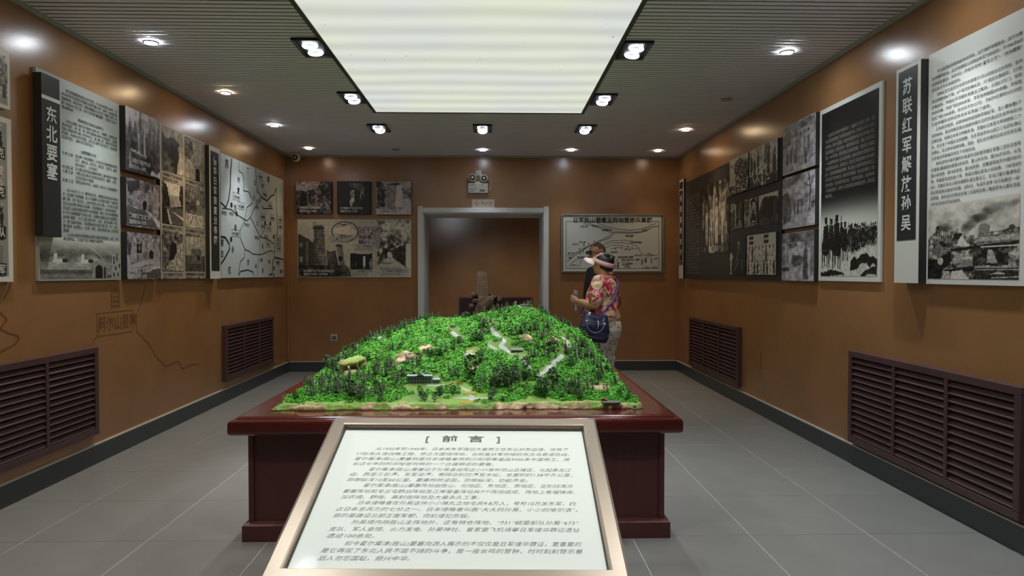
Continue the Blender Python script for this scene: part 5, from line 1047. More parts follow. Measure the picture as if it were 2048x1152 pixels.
def leafy(seed):      # small broadleaf tree on a stem with twigs
    r = random.Random(seed); mb = MB(); mb.tube([(0, 0, -.1), (.01, 0, .4)], [.03, .02], 5)
    for k in range(230):
        a = r.uniform(0, 6.283); z = r.uniform(.15, 1); rad = .42*math.sin(math.pi*min(1, (z-.05)))**.6*r.uniform(.35, 1); c = Vector((rad*math.cos(a), rad*math.sin(a), z)); s_ = r.uniform(.05, .10); t = Vector((r.uniform(-1, 1), r.uniform(-1, 1), r.uniform(-.4, .4))).normalized(); b_ = t.cross(Vector((r.uniform(-1, 1), r.uniform(-1, 1), 1))).normalized()
        mb.add([c+t*s_, c+b_*s_*.8, c-t*s_, c-b_*s_*.8], [(0, 1, 2, 3)])
    return mb
Mcon = mat('model_conifer_green', rgb(96, 120, 76), .8, rand=.35, var=(9, .25)); Mcon2 = mat('model_conifer_brown', rgb(112, 104, 84), .85, rand=.25)
Mbush = mat('model_foliage_green', rgb(98, 186, 58), .75, rand=.35, var=(9, .2)); Mbush2 = mat('model_foliage_olive', rgb(120, 140, 52), .8, rand=.25); Mleaf = mat('model_tree_green', rgb(66, 120, 50), .8, rand=.35); Mdk = mat('model_tree_dark', rgb(84, 108, 72), .85, rand=.3); Mor = mat('model_foliage_rust', rgb(186, 128, 44), .8, rand=.3); Mye = mat('model_foliage_yellow', rgb(206, 190, 40), .8)
CON = [conifer(s_).mesh('conifer', Mcon) for s_ in range(4)] + [conifer(9, True).mesh('conifer', Mcon2)]
BUS = [clump(s_).mesh('bush', Mbush) for s_ in range(4)] + [clump(7).mesh('bush', Mbush2)]
LEA = [leafy(s_).mesh('leafy_tree', Mleaf) for s_ in range(3)] + [leafy(5).mesh('leafy_tree', Mdk)]
rr = np.random.default_rng(5)
def fld(G, X, Y): return G[int(np.clip((Y-MY0)/(MY1-MY0), 0, 1)*(NY-1)), int(np.clip((X-MX0)/(MX1-MX0), 0, 1)*(NX-1))]
dens = vnoise((NY, NX), 6, 7, 51, 3); dens2 = vnoise((NY, NX), 7, 8, 52, 3)
def spots(n, bmin=.05, gate=None, need=None, ymax=5.35):
    out = []
    tries = 0
    while len(out) < n and tries < n*60:
        tries += 1
        X, Y = rr.uniform(MX0+.03, MX1-.03), rr.uniform(MY0+bmin*(MY1-MY0), ymax)
        if fld(DR, X, Y) < 1.9 or fld(rk, X, Y) > .45: continue
        if fld(DR, X, Y-.035) < 1.3 or fld(DR, X, Y-.06) < 1.0: continue
        if gate is not None and fld(gate, X, Y) < need: continue
        out.append((X, Y, height(X, Y)))
    return out
def front_spots(n):     # shrubs coming down towards the front edge
    out = []
    while len(out) < n:
        X = rr.choice([rr.uniform(-.02, .66), rr.uniform(-1.02, -.45), rr.uniform(.05, .72)]); Y = MY0+rr.uniform(.13, .36)
        if fld(DR, X, Y) < 1.8 or fld(DR, X, Y-.04) < 1.2 or fld(rk, X, Y) > .5 or fld(dens, X, Y) < -.12: continue
        out.append((X, Y, height(X, Y)))
    return out
def edge_spots(n):
    out = []
    while len(out) < n:
        X = rr.uniform(MX0+.02, MX0+.14) if rr.random() < .5 else rr.uniform(MX1-.14, MX1-.02); Y = rr.uniform(MY0+.10, 5.3)
        if fld(rk, X, Y) < .7: out.append((X, Y, height(X, Y)))
    return out
def avoid(L, boxes):   # keep pixels of little buildings clear
    o_ = []
    for X, Y, z in L:
        if any(abs(X-bx) < w_ and -d_ < Y-by < w_ for bx, by, w_, d_ in boxes): continue
        o_.append((X, Y, z))
    return o_
FEAT = {k: on_model(*uv) for k, uv in dict(hall=(846, 768), barracks=(1034, 705), cave=(703, 742), sign1=(938, 790), sign2=(932, 811), truck=(1207, 806), pad=(1222, 806), bunker=(938, 713), dome=(760, 679)).items()}
boxes = [(FEAT['hall'].x, FEAT['hall'].y, .11, .16), (FEAT['barracks'].x, FEAT['barracks'].y, .06, .09), (FEAT['cave'].x, FEAT['cave'].y, .09, .10), (FEAT['sign1'].x, FEAT['sign1'].y, .05, .05), (FEAT['sign2'].x, FEAT['sign2'].y, .05, .05), (FEAT['pad'].x, FEAT['pad'].y, .07, .06), (FEAT['bunker'].x, FEAT['bunker'].y, .04, .06), (FEAT['dome'].x, FEAT['dome'].y, .03, .05)]
def put(nm, me, X, Y, z, s_, sz_=None, tilt=.12):
    m_ = Matrix.Translation((X-OX, Y-OY, z)) @ Matrix.Rotation(rr.uniform(-tilt, tilt), 4, 'X') @ Matrix.Rotation(rr.uniform(-tilt, tilt), 4, 'Y') @ Matrix.Rotation(rr.uniform(0, 6.28), 4, 'Z') @ Matrix.Diagonal((s_, s_, sz_ or s_, 1)); return link(nm, me, tm, m_)
def batch(name, me_list, places, m_, cols=None):
    """many copies joined into one part; places: (X,Y,z,scale,zscale,variant)"""
    V, L, C_ = [], [], []; off = 0
    geo = []
    for me in me_list:
        v = np.empty(len(me.vertices)*3, np.float32); me.vertices.foreach_get('co', v); l = np.empty(len(me.loops), np.int32); me.loops.foreach_get('vertex_index', l); t = np.empty(len(me.polygons), np.int32); me.polygons.foreach_get('loop_total', t); geo.append((v.reshape(-1, 3), l, t))
    Tt = []
    for (X, Y, z, s_, zs, k) in places:
        v, l, t = geo[k]; a = rr.uniform(0, 6.283); ca, sa = math.cos(a), math.sin(a); w_ = np.stack([(v[:, 0]*ca-v[:, 1]*sa)*s_+X-OX, (v[:, 0]*sa+v[:, 1]*ca)*s_+Y-OY, v[:, 2]*zs+z], -1)
        V.append(w_); L.append(l+off); Tt.append(t); off += len(v)
        if cols is not None: C_.append(np.tile(cols(X, Y), (len(v), 1)))
    o = link(name, raw_mesh(name, np.concatenate(V), np.concatenate(L), np.concatenate(Tt), m_, np.concatenate(C_) if C_ else None), tm); o['kind'] = 'stuff'; return o
# conifers: the 300 nearest as parts, the rest joined
cs = avoid(spots(640, .09, dens, .03), boxes); cs += avoid(spots(120, .075), boxes); cs.sort(key=lambda q: q[1])
def csize(): return rr.uniform(.036, .072)
for X, Y, z in cs[:300]: k = int(rr.integers(0, 5)) if rr.random() < .35 else int(rr.integers(0, 4)); s_ = csize(); put('conifer', CON[k], X, Y, z, s_*1.05, s_)
batch('distant_conifers', CON[:4], [(X, Y, z, *(lambda s_: (s_*1.05, s_))(csize()), int(rr.integers(0, 4))) for X, Y, z in cs[300:]], Mcon)
# dark broadleaf trees
for u, v, s_ in ((706, 796, .095), (722, 800, .09), (655, 730, .08), (660, 738, .07), (760, 805, .05), (940, 755, .13), (1000, 775, .13), (1030, 765, .10), (1085, 790, .10), (960, 725, .08), (880, 795, .06), (868, 803, .05), (905, 790, .055), (1160, 800, .06), (1050, 740, .08), (670, 745, .08), (1165, 700, .08), (1140, 735, .08), (1110, 770, .10), (1200, 760, .06), (920, 690, .06), (845, 800, .05), (985, 792, .05), (1005, 803, .03), (1020, 790, .045)):
    q = on_model(u, v); put('leafy_tree', LEA[3] if (u*7+v) % 3 else LEA[int(u) % 3], q.x, q.y, height(q.x, q.y), s_)
lt = avoid(spots(90, .06), boxes)
for X, Y, z in lt: put('leafy_tree', LEA[int(rr.integers(0, 3))], X, Y, z, rr.uniform(.035, .065))
# bushes
bs = avoid(spots(3400, .11, dens2, -.16), boxes) + avoid(spots(420, .05, dens2, .0), boxes) + avoid(front_spots(560), boxes) + avoid(edge_spots(420), boxes); bs.sort(key=lambda q: q[1])
for X, Y, z in bs[:300]:
    s_ = rr.uniform(.016, .031); put('bush', BUS[int(rr.integers(0, 5)) if rr.random() < .15 else int(rr.integers(0, 4))], X, Y, z, s_, s_*rr.uniform(.7, 1.1))
gcol = lambda X, Y: np.array(rgb(98, 186, 58))*rr.uniform(.55, 1.3)*np.array([1+rr.uniform(-.15, .35), 1, 1])
Mst_ = mat('model_foliage_mixed', (1, 1, 1), .75, attr='Col')
batch('low_foliage', BUS[:4], [(X, Y, z, *(lambda s_: (s_, s_*rr.uniform(.6, 1.05)))(rr.uniform(.020, .036)), int(rr.integers(0, 4))) for X, Y, z in bs[300:]], Mst_, gcol)
for u, v, m_ in ((905, 770, Mor), (912, 771, Mor), (898, 772, Mor), (918, 768, Mor), (790, 738, Mor), (682, 752, Mye), (862, 682, Mye), (1052, 745, Mye), (895, 673, Mor), (940, 640, Mor), (1163, 795, Mor), (985, 640, Mbush2)):
    q = on_model(u, v); c = clump(int(u)).mesh('bush', m_); put('bush', c, q.x, q.y, height(q.x, q.y), .022, .017)
# little buildings and things on the model (they are fixed to it)
def local(q, dz=0): return Vector((q.x-OX, q.y-OY, height(q.x, q.y)+dz))
Mg = mat('model_grey_building', rgb(112, 124, 128), .6); Mgr = mat('model_grey_roof', rgb(150, 160, 164), .5); Mwin = mat('model_window', rgb(44, 52, 56), .3)
h0 = local(FEAT['hall'], -.012); hall = link('hall_building', None, tm) if False else None
sc_ = FEAT['hall'].y/F
hm = MB().box(0, 64*sc_, 0, .05, 0, 17*sc_).build('grey_hall', Mg, tm); hm.location = h0 + Vector((-32*sc_, 0, .004))
MB().add([(18*sc_, -.004, 17*sc_), (26*sc_, -.004, 25*sc_), (35*sc_, -.004, 17*sc_), (18*sc_, .05, 17*sc_), (26*sc_, .05, 25*sc_), (35*sc_, .05, 17*sc_)], [(0, 1, 2), (3, 5, 4), (0, 3, 4, 1), (1, 4, 5, 2), (0, 2, 5, 3)]).build('gable', Mg, hm)
MB().box(-.002, 50*sc_, -.004, .052, 17*sc_, 18.6*sc_).build('roof', Mgr, hm)
hm.data.transform(Matrix.Diagonal((50/64, 1, 1, 1))); MB().box(50*sc_, 65*sc_, 0, .05, 0, 9.5*sc_).build('annex', Mg, hm); MB().box(50*sc_, 66*sc_, -.003, .052, 9.5*sc_, 11*sc_).build('annex_roof', Mgr, hm)
for x in (3, 9, 15, 20.5, 26, 31.5, 37, 43):
    for z in (3, 10): MB().box(x*sc_, (x+3)*sc_, -.002, .001, z*sc_, (z+4.2)*sc_).build('window', Mwin, hm)
for x in (53, 57, 61): MB().box(x*sc_, (x+2.4)*sc_, -.002, .001, 3*sc_, 6.5*sc_).build('window', Mwin, hm)
b0 = local(FEAT['barracks'], -.006); s2 = FEAT['barracks'].y/F
br = MB().box(-12*s2, 12*s2, 0, .045, 0, 7*s2).build('barracks_hut', mat('model_hut', rgb(120, 128, 110), .6), tm); br.location = b0; br.rotation_euler = (0, 0, -.12)
MB().add([(-12.6*s2, -.005, 6.5*s2), (12.6*s2, -.005, 6.5*s2), (12.6*s2, .05, 6.5*s2), (-12.6*s2, .05, 6.5*s2), (-12.6*s2, .022, 11*s2), (12.6*s2, .022, 11*s2)], [(0, 1, 5, 4), (2, 3, 4, 5), (0, 4, 3), (1, 2, 5), (0, 3, 2, 1)]).build('roof', mat('model_hut_roof', rgb(110, 136, 104), .6), br)
for k in range(7): MB().box((-11+k*3.3)*s2, (-9.4+k*3.3)*s2, -.002, .001, 1.5*s2, 4.5*s2).build('window', Mwin, br)
# overhanging cave rock
Mrock = mat('model_rock', rgb(196, 180, 142), .9, var=(30, .3), bump=(40, .9)); Mmoss = mat('model_moss', rgb(150, 170, 84), .9, var=(40, .2))
c0 = local(FEAT['cave']); rg = np.random.default_rng(8); rs = []
for f, z, dy in ((.85, .044, .0), (1.0, .052, -.012), (.97, .062, -.006), (.6, .070, .01)):
    rs.append([(.088*f*math.cos(a)*(1+rg.uniform(-.12, .12)), .06*f*math.sin(a)+dy, z+.016*math.cos(a-.5)+rg.uniform(-.004, .004)) for a in np.linspace(0, 2*math.pi, 18, endpoint=False)])
ck = MB().rings(rs).build('cave_roof_rock', Mrock, tm, True); ck.location = c0 + Vector((0, .03, .002)); ck.data.materials.append(Mmoss); [setattr(f_, 'material_index', 1) for f_ in ck.data.polygons if f_.normal.z > .6]
for x, y_ in ((-.06, .05), (.0, .07), (.06, .045)): MB().lathe([(.03, -.03), (.026, .02), (.022, .06)], (x, y_, 0), 9).build('cave_pillar', Mrock, tm, True).location = c0
MB().lathe([(.055, -.02), (.05, .004), (.02, .012)], (0, .0, 0), 12).build('cave_floor_rock', Mrock, tm, True).location = c0 + Vector((.01, -.02, -.002))
# scattered boulders
BO = [MB().rings([[(r_*math.cos(a)*(1+rg.uniform(-.25, .25)), r_*.8*math.sin(a)*(1+rg.uniform(-.25, .25)), z+rg.uniform(-.08, .08)) for a in np.linspace(0, 2*math.pi, 8, endpoint=False)] for r_, z in ((.8, -.4), (1, 0), (.85, .45), (.35, .7))]).mesh('boulder', Mrock) for _ in range(3)]
for u, v, s_ in ((850, 700, .022), (838, 708, .018), (862, 712, .016), (986, 648, .018), (978, 655, .016), (1045, 680, .02), (1062, 686, .02), (1098, 688, .026), (1112, 700, .024), (1104, 706, .018), (1168, 740, .014), (1195, 752, .014), (805, 735, .012), (808, 745, .012), (1050, 618, .01), (1013, 742, .01), (1020, 640, .014), (1197, 705, .012), (870, 745, .014), (1270, 812, .012)):
    q = on_model(u, v); put('boulder', BO[int(u) % 3], q.x, q.y, height(q.x, q.y)-.002, s_, s_*.8)
Msigny = mat('model_yellow_sign', rgb(232, 214, 96), .5)
for kk_, (du, dv) in (('sign1', (27, 3.2)), ('sign2', (28, 4.5))):
    q = local(FEAT[kk_]); s3 = FEAT[kk_].y/F; o = MB().box(-du/2*s3, du/2*s3, -.003, .003, .006, .006+dv*s3+.004).build('name_sign', Msigny, tm); o.location = q; o.rotation_euler = (-.5, 0, -.05)
q = local(FEAT['pad']); MB().box(-.045, .045, -.03, .03, -.004, .004).build('parade_pad', mat('model_pad', rgb(96, 98, 88), .8), tm).location = q
q = local(FEAT['truck'], .003); tk = MB().box(-.012, .010, -.008, .008, .002, .016).build('red_cart', mat('model_red', rgb(168, 40, 34), .5), tm); tk.location = q; MB().box(.010, .02, -.007, .007, .002, .010).build('cab', Mg, tk)
q = local(FEAT['bunker']); MB().rings([[(.035*f*math.cos(a), .02*f*math.sin(a), z) for a in np.linspace(0, 2*math.pi, 12, endpoint=False)] for f, z in ((1, -.01), (.95, .012), (.5, .02))]).build('white_bunker', mat('model_white', rgb(200, 204, 200), .7), tm, True).location = q
q = local(FEAT['dome']); MB().lathe([(.02, -.01), (.02, .008), (.013, .016), (.004, .02)], n=14).build('dome_bunker', mat('model_white2', rgb(190, 196, 190), .6), tm, True).location = q
def ridge(u):   # the crest under a pixel column
    best = None
    for Y in np.arange(4.6, 5.4, .01):
        d = ray(u, 600); t = Y/d.y; X = d.x*t; z = TZ+height(X, Y); e = (z-H)/Y
        if best is None or e > best[0]: best = (e, X, Y)
    return best[1], best[2]
X, Y = ridge(1031); MB().box(-.008, .008, -.008, .008, -.01, .05).build('summit_stele', mat('model_stone', rgb(150, 156, 152), .6), tm, bevel=.002).location = (X-OX, Y-OY, height(X, Y))
X, Y = ridge(1048); MB().box(-.03, .03, -.02, .02, -.01, .02).build('summit_slab', Mg, tm).location = (X-OX, Y-OY, height(X, Y))
X, Y = ridge(1012); MB().box(-.02, .02, -.02, .02, -.01, .022).build('summit_bunker', Mg, tm).location = (X-OX, Y-OY, height(X, Y))
# ================================================================ two visitors
def ering(c, rx, ry, n=20, tilt=None):
    M3 = tilt or Matrix.Identity(3); return [tuple(Vector(c) + M3 @ Vector((rx*math.cos(2*math.pi*i/n), ry*math.sin(2*math.pi*i/n), 0))) for i in range(n)]
def limb(mb, pts, n=14):
    """tapering tube: pts = (x,y,z,r)"""
    mb.tube([p[:3] for p in pts], [p[3] for p in pts], n)
    for p in (pts[0], pts[-1]): ball(mb, p[:3], (p[3],)*3)
def ball(mb, c, r, n=14, m=9):
    rs = [[(c[0]+r[0]*math.sin(t)*math.cos(2*math.pi*i/n), c[1]+r[1]*math.sin(t)*math.sin(2*math.pi*i/n), c[2]+r[2]*math.cos(t)) for i in range(n)] for t in np.linspace(.08, math.pi-.08, m)]
    mb.rings(rs)
def fused(name, mb, m, parent, vox=.008, smooth=4):
    """weld the lofts into one continuous surface"""
    o = bpy.data.objects.new('tmp', mb.mesh('tmp', m)); scene.collection.objects.link(o)
    r = o.modifiers.new('r', 'REMESH'); r.mode = 'VOXEL'; r.voxel_size = vox
    s_ = o.modifiers.new('s', 'SMOOTH'); s_.iterations = smooth; s_.factor = .5
    bpy.context.view_layer.update(); me = bpy.data.meshes.new_from_object(o.evaluated_get(bpy.context.evaluated_depsgraph_get())); bpy.data.objects.remove(o)
    me.name = name; me.shade_smooth(); me.materials.clear(); me.materials.append(m); return link(name, me, parent)
def hand(mb, wrist, d, palm_n, s=1.0, curl=1.2, grip=None):
    """palm and five bent fingers; d: pointing direction, palm_n: out of the palm"""
    d = Vector(d).normalized(); pn = Vector(palm_n).normalized(); sd = d.cross(pn).normalized(); w0 = Vector(wrist)
    for k in range(5): ball(mb, w0 + d*(.02+.016*k)*s, (.022*s, .022*s, .022*s))
    for q in (-1, 1): ball(mb, w0+d*.06*s+sd*q*.022*s, (.02*s,)*3); ball(mb, w0+d*.085*s+sd*q*.024*s, (.018*s,)*3)
    for k, (off, L) in enumerate(((-.031, .062), (-.011, .074), (.011, .078), (.030, .068))):
        p = w0 + d*.092*s + sd*off*s; dir_ = d.copy(); pts = [(*p, .0095*s)]
        for j in range(3):
            a = curl*(j+.7)/2.6; dir_ = (d*math.cos(a) + pn*math.sin(a)).normalized(); p = p + dir_*L*s/3*(1.15-.12*j); pts.append((*p, (.0092-.0010*j)*s))
        limb(mb, pts, 8)
    p = w0 + d*.03*s + sd*.03*s; q = p + (d*.5+sd*.5+pn*.5).normalized()*.04*s; r = q + (d*.5-sd*.1+pn*.85).normalized()*.032*s
    limb(mb, [(*p, .013*s), (*q, .011*s), (*r, .009*s)], 8)
def head(mb, c, s=1.0):
    """c: centre of the skull; faces +y"""
    x, y, z = c
    ball(mb, (x, y-.008*s, z+.022*s), (.073*s, .092*s, .088*s), 18, 12); ball(mb, (x, y+.018*s, z-.035*s), (.060*s, .068*s, .075*s), 16, 10); ball(mb, (x, y+.045*s, z-.082*s), (.032*s, .030*s, .026*s))
    ball(mb, (x, y+.088*s, z-.028*s), (.014*s, .018*s, .016*s)); ball(mb, (x, y+.080*s, z-.008*s), (.009*s, .014*s, .026*s))
    for q in (-1, 1): ball(mb, (x+q*.074*s, y-.004*s, z-.018*s), (.010*s, .019*s, .031*s)); ball(mb, (x+q*.030*s, y+.072*s, z+.022*s), (.022*s, .012*s, .008*s)); ball(mb, (x+q*.038*s, y+.052*s, z-.035*s), (.022*s, .026*s, .024*s))
    ball(mb, (x, y+.074*s, z-.058*s), (.022*s, .012*s, .010*s))
def face_parts(root, c, s, Mlip, Meye, Mbrow):
    x, y, z = c
    MB_ = MB(); ball(MB_, (x, y+.0835*s, z-.057*s), (.021*s, .006*s, .0065*s)); MB_.build('lips', Mlip, root, True)
    for q in (-1, 1):
        e = MB(); ball(e, (x+q*.030*s, y+.074*s, z+.004*s), (.013*s, .010*s, .009*s)); eo = e.build('eye', Meye, root, True)
        i_ = MB(); ball(i_, (x+q*.030*s, y+.0815*s, z+.004*s), (.005*s, .004*s, .005*s)); i_.build('iris', M['ink'], eo, True)
        e = MB(); ball(e, (x+q*.031*s, y+.0805*s, z+.024*s), (.019*s, .006*s, .004*s)); e.build('eyebrow', Mbrow, root, True)
Mskin = mat('skin_light', rgb(206, 160, 122), .5, var=(8, .06)); Mskin2 = mat('skin_tan', rgb(160, 112, 82), .45, var=(8, .06)); Mhair = mat('black_hair', rgb(24, 22, 24), .4, bump=(90, .5, (1, 1, .2)))
Mlip = mat('lips', rgb(160, 92, 80), .5); Meye = mat('eye_white', rgb(220, 216, 210), .3); Mblk = mat('black_cotton', rgb(26, 26, 30), .8, bump=(30, .2)); Mtrou = mat('dark_trousers', rgb(34, 34, 40), .8); Mshoe = mat('dark_shoes', rgb(40, 36, 34), .5); Msole = mat('pale_sandals', rgb(190, 170, 150), .6)
def floral():
    m = bpy.data.materials.new('floral_shirt'); m.use_nodes = True; nt = m.node_tree; L = nt.links.new; b_ = nt.nodes['Principled BSDF']; b_.inputs['Roughness'].default_value = .75
    tc = nt.nodes.new('ShaderNodeTexCoord'); n1_ = nt.nodes.new('ShaderNodeTexNoise'); n1_.inputs['Scale'].default_value = 8.5; n1_.inputs['Detail'].default_value = 2; n1_.inputs['Distortion'].default_value = 1.0; L(tc.outputs['Object'], n1_.inputs['Vector'])
    cr = nt.nodes.new('ShaderNodeValToRGB'); e = cr.color_ramp.elements; e[0].position = .30; e[0].color = (*rgb(150, 24, 44), 1); e[1].position = .72; e[1].color = (*rgb(120, 116, 64), 1)
    for p_, c in ((.40, (206, 48, 72)), (.47, (236, 120, 140)), (.53, (240, 218, 190)), (.60, (222, 200, 150)), (.66, (196, 60, 60))): k = e.new(p_); k.color = (*rgb(*c), 1)
    L(n1_.outputs['Fac'], cr.inputs[0])
    v = nt.nodes.new('ShaderNodeTexVoronoi'); v.inputs['Scale'].default_value = 38; L(tc.outputs['Object'], v.inputs['Vector']); n2_ = nt.nodes.new('ShaderNodeTexNoise'); n2_.inputs['Scale'].default_value = 9; L(tc.outputs['Object'], n2_.inputs['Vector'])
    lt_ = nt.nodes.new('ShaderNodeMath'); lt_.operation = 'LESS_THAN'; lt_.inputs[1].default_value = .30; L(v.outputs['Distance'], lt_.inputs[0]); gt_ = nt.nodes.new('ShaderNodeMath'); gt_.operation = 'GREATER_THAN'; gt_.inputs[1].default_value = .52; L(n2_.outputs['Fac'], gt_.inputs[0]); mu = nt.nodes.new('ShaderNodeMath'); mu.operation = 'MULTIPLY'; L(lt_.outputs[0], mu.inputs[0]); L(gt_.outputs[0], mu.inputs[1])
    mx_ = nt.nodes.new('ShaderNodeMix'); mx_.data_type = 'RGBA'; L(mu.outputs[0], mx_.inputs[0]); L(cr.outputs[0], mx_.inputs[6]); mx_.inputs[7].default_value = (*rgb(70, 40, 36), 1); L(mx_.outputs[2], b_.inputs['Base Color'])
    nb = nt.nodes.new('ShaderNodeTexNoise'); nb.inputs['Scale'].default_value = 7; mp = nt.nodes.new('ShaderNodeMapping'); mp.inputs['Scale'].default_value = (1, 1, 4); L(tc.outputs['Object'], mp.inputs[0]); L(mp.outputs[0], nb.inputs['Vector']); bp = nt.nodes.new('ShaderNodeBump'); bp.inputs['Strength'].default_value = .5; bp.inputs['Distance'].default_value = .02; L(nb.outputs[0], bp.inputs['Height']); L(bp.outputs[0], b_.inputs['Normal'])
    return m
def dotted():
    m = mat('white_floral_trousers', rgb(224, 218, 208), .8, bump=(14, .5, (3, 3, .5))); nt = m.node_tree; L = nt.links.new; tc = nt.nodes.new('ShaderNodeTexCoord'); v = nt.nodes.new('ShaderNodeTexVoronoi'); v.inputs['Scale'].default_value = 26; L(tc.outputs['Object'], v.inputs['Vector'])
    r = nt.nodes.new('ShaderNodeMapRange'); r.inputs[1].default_value = .24; r.inputs[2].default_value = .34; L(v.outputs['Distance'], r.inputs[0]); mx_ = nt.nodes.new('ShaderNodeMix'); mx_.data_type = 'RGBA'; L(r.outputs[0], mx_.inputs[0]); mx_.inputs[6].default_value = (*rgb(96, 80, 84), 1); mx_.inputs[7].default_value = (*rgb(226, 220, 210), 1); L(mx_.outputs[2], nt.nodes['Principled BSDF'].inputs['Base Color']); return m
def place(name, u, Y, face):
    X = hit(u, 600, 1, Y).x; o = empty(name, loc=(X, Y, 0)); o.rotation_euler = (0, 0, math.atan2(face[1], face[0])-math.pi/2); return o

# --- the woman in the floral shirt
wo = tag(place('person', 1206, 6.9, (-.82, .57)), 'person in a floral red shirt and pink sun visor holding a water bottle', 'person')
bd = MB(); hc = (0, .02, 1.415)
head(bd, hc, 1.0); limb(bd, [(0, -.02, 1.24, .06), (0, 0, 1.36, .05)])
for z0, z1, rx, ry, yc in ((.80, .92, .165, .125, -.01), (.92, 1.06, .15, .115, .01), (1.06, 1.18, .155, .115, .0), (1.16, 1.26, .15, .09, -.01)):
    bd.rings([ering((0, yc, z), rx, ry) for z in (z0, (z0+z1)/2, z1+.03)])
for q in (-1, 1):
    limb(bd, [(q*.085, -.01, .86, .09), (q*.09, 0, .62, .072), (q*.09, .01, .44, .052), (q*.092, -.02, .28, .05), (q*.092, -.03, .08, .034)]); limb(bd, [(q*.092, -.03, .045, .035), (q*.098, .06, .032, .032), (q*.102, .13, .022, .022)])
el, hd_ = (-.245, -.035, 1.005), (-.165, .185, 1.035)
limb(bd, [(-.17, -.015, 1.235, .055), (-.215, -.03, 1.12, .05), (*el, .045)]); limb(bd, [(*el, .044), (-.225, .06, 1.012, .047), (-.19, .13, 1.025, .036), (*hd_, .027)])
hand(bd, hd_, (.10, .85, .25), (.85, 0, .1), .92, 1.5)
limb(bd, [(.17, -.015, 1.235, .055), (.22, .0, 1.12, .05), (.235, .02, 1.0, .042)]); limb(bd, [(.235, .02, 1.0, .042), (.19, .12, .97, .042), (.10, .22, .98, .027)]); hand(bd, (.10, .22, .98), (-.6, .7, .1), (0, -.2, .9), .9, .8)
fused('body', bd, Mskin, wo, .0075, 3); face_parts(wo, hc, 1.0, Mlip, Meye, Mhair)
sh = MB()
sh.rings([ering((0, yc, z), rx, ry, 24) for z, rx, ry, yc in ((.838, .205, .168, .0), (.88, .212, .175, .005), (.96, .200, .170, .018), (1.04, .190, .158, .02), (1.12, .188, .150, .01), (1.19, .180, .128, -.005), (1.24, .158, .105, -.012), (1.285, .100, .078, -.015), (1.305, .068, .060, -.01))])
limb(sh, [(-.135, -.015, 1.235, .068), (-.185, -.02, 1.18, .072), (-.222, -.03, 1.09, .071), (-.236, -.034, 1.055, .069)]); limb(sh, [(.135, -.015, 1.235, .068), (.19, -.01, 1.18, .070), (.225, .0, 1.09, .070), (.232, .005, 1.05, .068)])
fused('floral_shirt', sh, floral(), wo, .0085, 3)
tr_ = MB(); tr_.rings([ering((0, yc, z), rx, ry, 24) for z, rx, ry, yc in ((.66, .19, .15, -.012), (.74, .202, .168, -.02), (.82, .195, .165, -.012), (.88, .175, .145, 0))])
for q in (-1, 1): limb(tr_, [(q*.095, -.015, .74, .108), (q*.10, -.005, .6, .102), (q*.10, .0, .44, .088), (q*.10, -.01, .28, .086), (q*.10, -.02, .12, .088)])
fused('trousers', tr_, dotted(), wo, .010, 3)
hr = MB(); ball(hr, (0, -.006, 1.436), (.083, .102, .086), 20, 12); ball(hr, (0, -.045, 1.41), (.082, .066, .075), 16, 10); ball(hr, (.015, -.02, 1.505), (.034, .04, .026)); ball(hr, (-.03, -.055, 1.497), (.028, .03, .026)); ball(hr, (.03, -.07, 1.485), (.026, .03, .024)); ball(hr, (-.01, .03, 1.50), (.03, .03, .022)); ball(hr, (0, -.10, 1.46), (.03, .022, .028)); ball(hr, (0, -.075, 1.36), (.05, .03, .03))
ho = fused('hair', hr, Mhair, wo, .007, 2)
bm = bmesh.new(); bm.from_mesh(ho.data); bmesh.ops.delete(bm, geom=[v for v in bm.verts if v.co.y > .045 and v.co.z < 1.455], context='VERTS'); bm.to_mesh(ho.data); bm.free()
vz = MB(); n = 40; Rt = Matrix.Rotation(.34, 3, 'X')
def vr(rx, ry, z, y0=0.0): return [tuple(Vector((0, .005, 1.432)) + Rt @ Vector((rx*math.cos(2*math.pi*i/n), ry*math.sin(2*math.pi*i/n)+y0, z))) for i in range(n)]
vz.rings([vr(.090, .118, -.024, -.012), (vr(.095, .123, -.022, -.012)), vr(.094, .122, .020, -.012), vr(.090, .118, .022, -.012)], caps=False); vo = vz.build('visor_band', mat('pink_visor', rgb(236, 172, 172), .5), wo, True)
pts = []; nb = 16; mbv = MB(); inner, outer, inner2, outer2 = [], [], [], []
for i in range(nb+1):
    a = math.pi*(.12+.76*i/nb); dx, dy = math.cos(a), math.sin(a); ext = .085*math.sin(math.pi*i/nb)**.6
    for L_, k, dz in ((inner, 0, 0), (outer, ext, -.018*math.sin(math.pi*i/nb)), (inner2, 0, .006), (outer2, ext, .004-.018*math.sin(math.pi*i/nb))): L_.append(tuple(Vector((0, .005, 1.432)) + Rt @ Vector(((.093+k*.62)*dx, (.112+k*1.1)*dy, -.006+dz-(.050 if k else .012)*abs(dx)**1.4))))
V_ = inner+outer+inner2+outer2; m1 = nb+1; fs = []
for i in range(nb): fs += [(i, i+1, m1+i+1, m1+i), (2*m1+i, 3*m1+i, 3*m1+i+1, 2*m1+i+1), (m1+i, m1+i+1, 3*m1+i+1, 3*m1+i), (i, 2*m1+i, 2*m1+i+1, i+1)]
mbv.add(V_, fs).build('visor_brim', mat('pale_visor_brim', rgb(244, 226, 220), .5), wo, True)
rs = [vr(.0958, .1238, z, -.012) for z in (-.006, .004)]; MB().rings(rs, caps=False).build('visor_stripe', mat('white_visor_stripe', rgb(240, 236, 232), .5), vo, True)
for q in (-1, 1): MB().rings([ering((q*.10, .03, z), rx, ry, 16) for z, rx, ry in ((.0, .045, .12), (.018, .046, .122))]).build('sandal', Msole, wo, True)

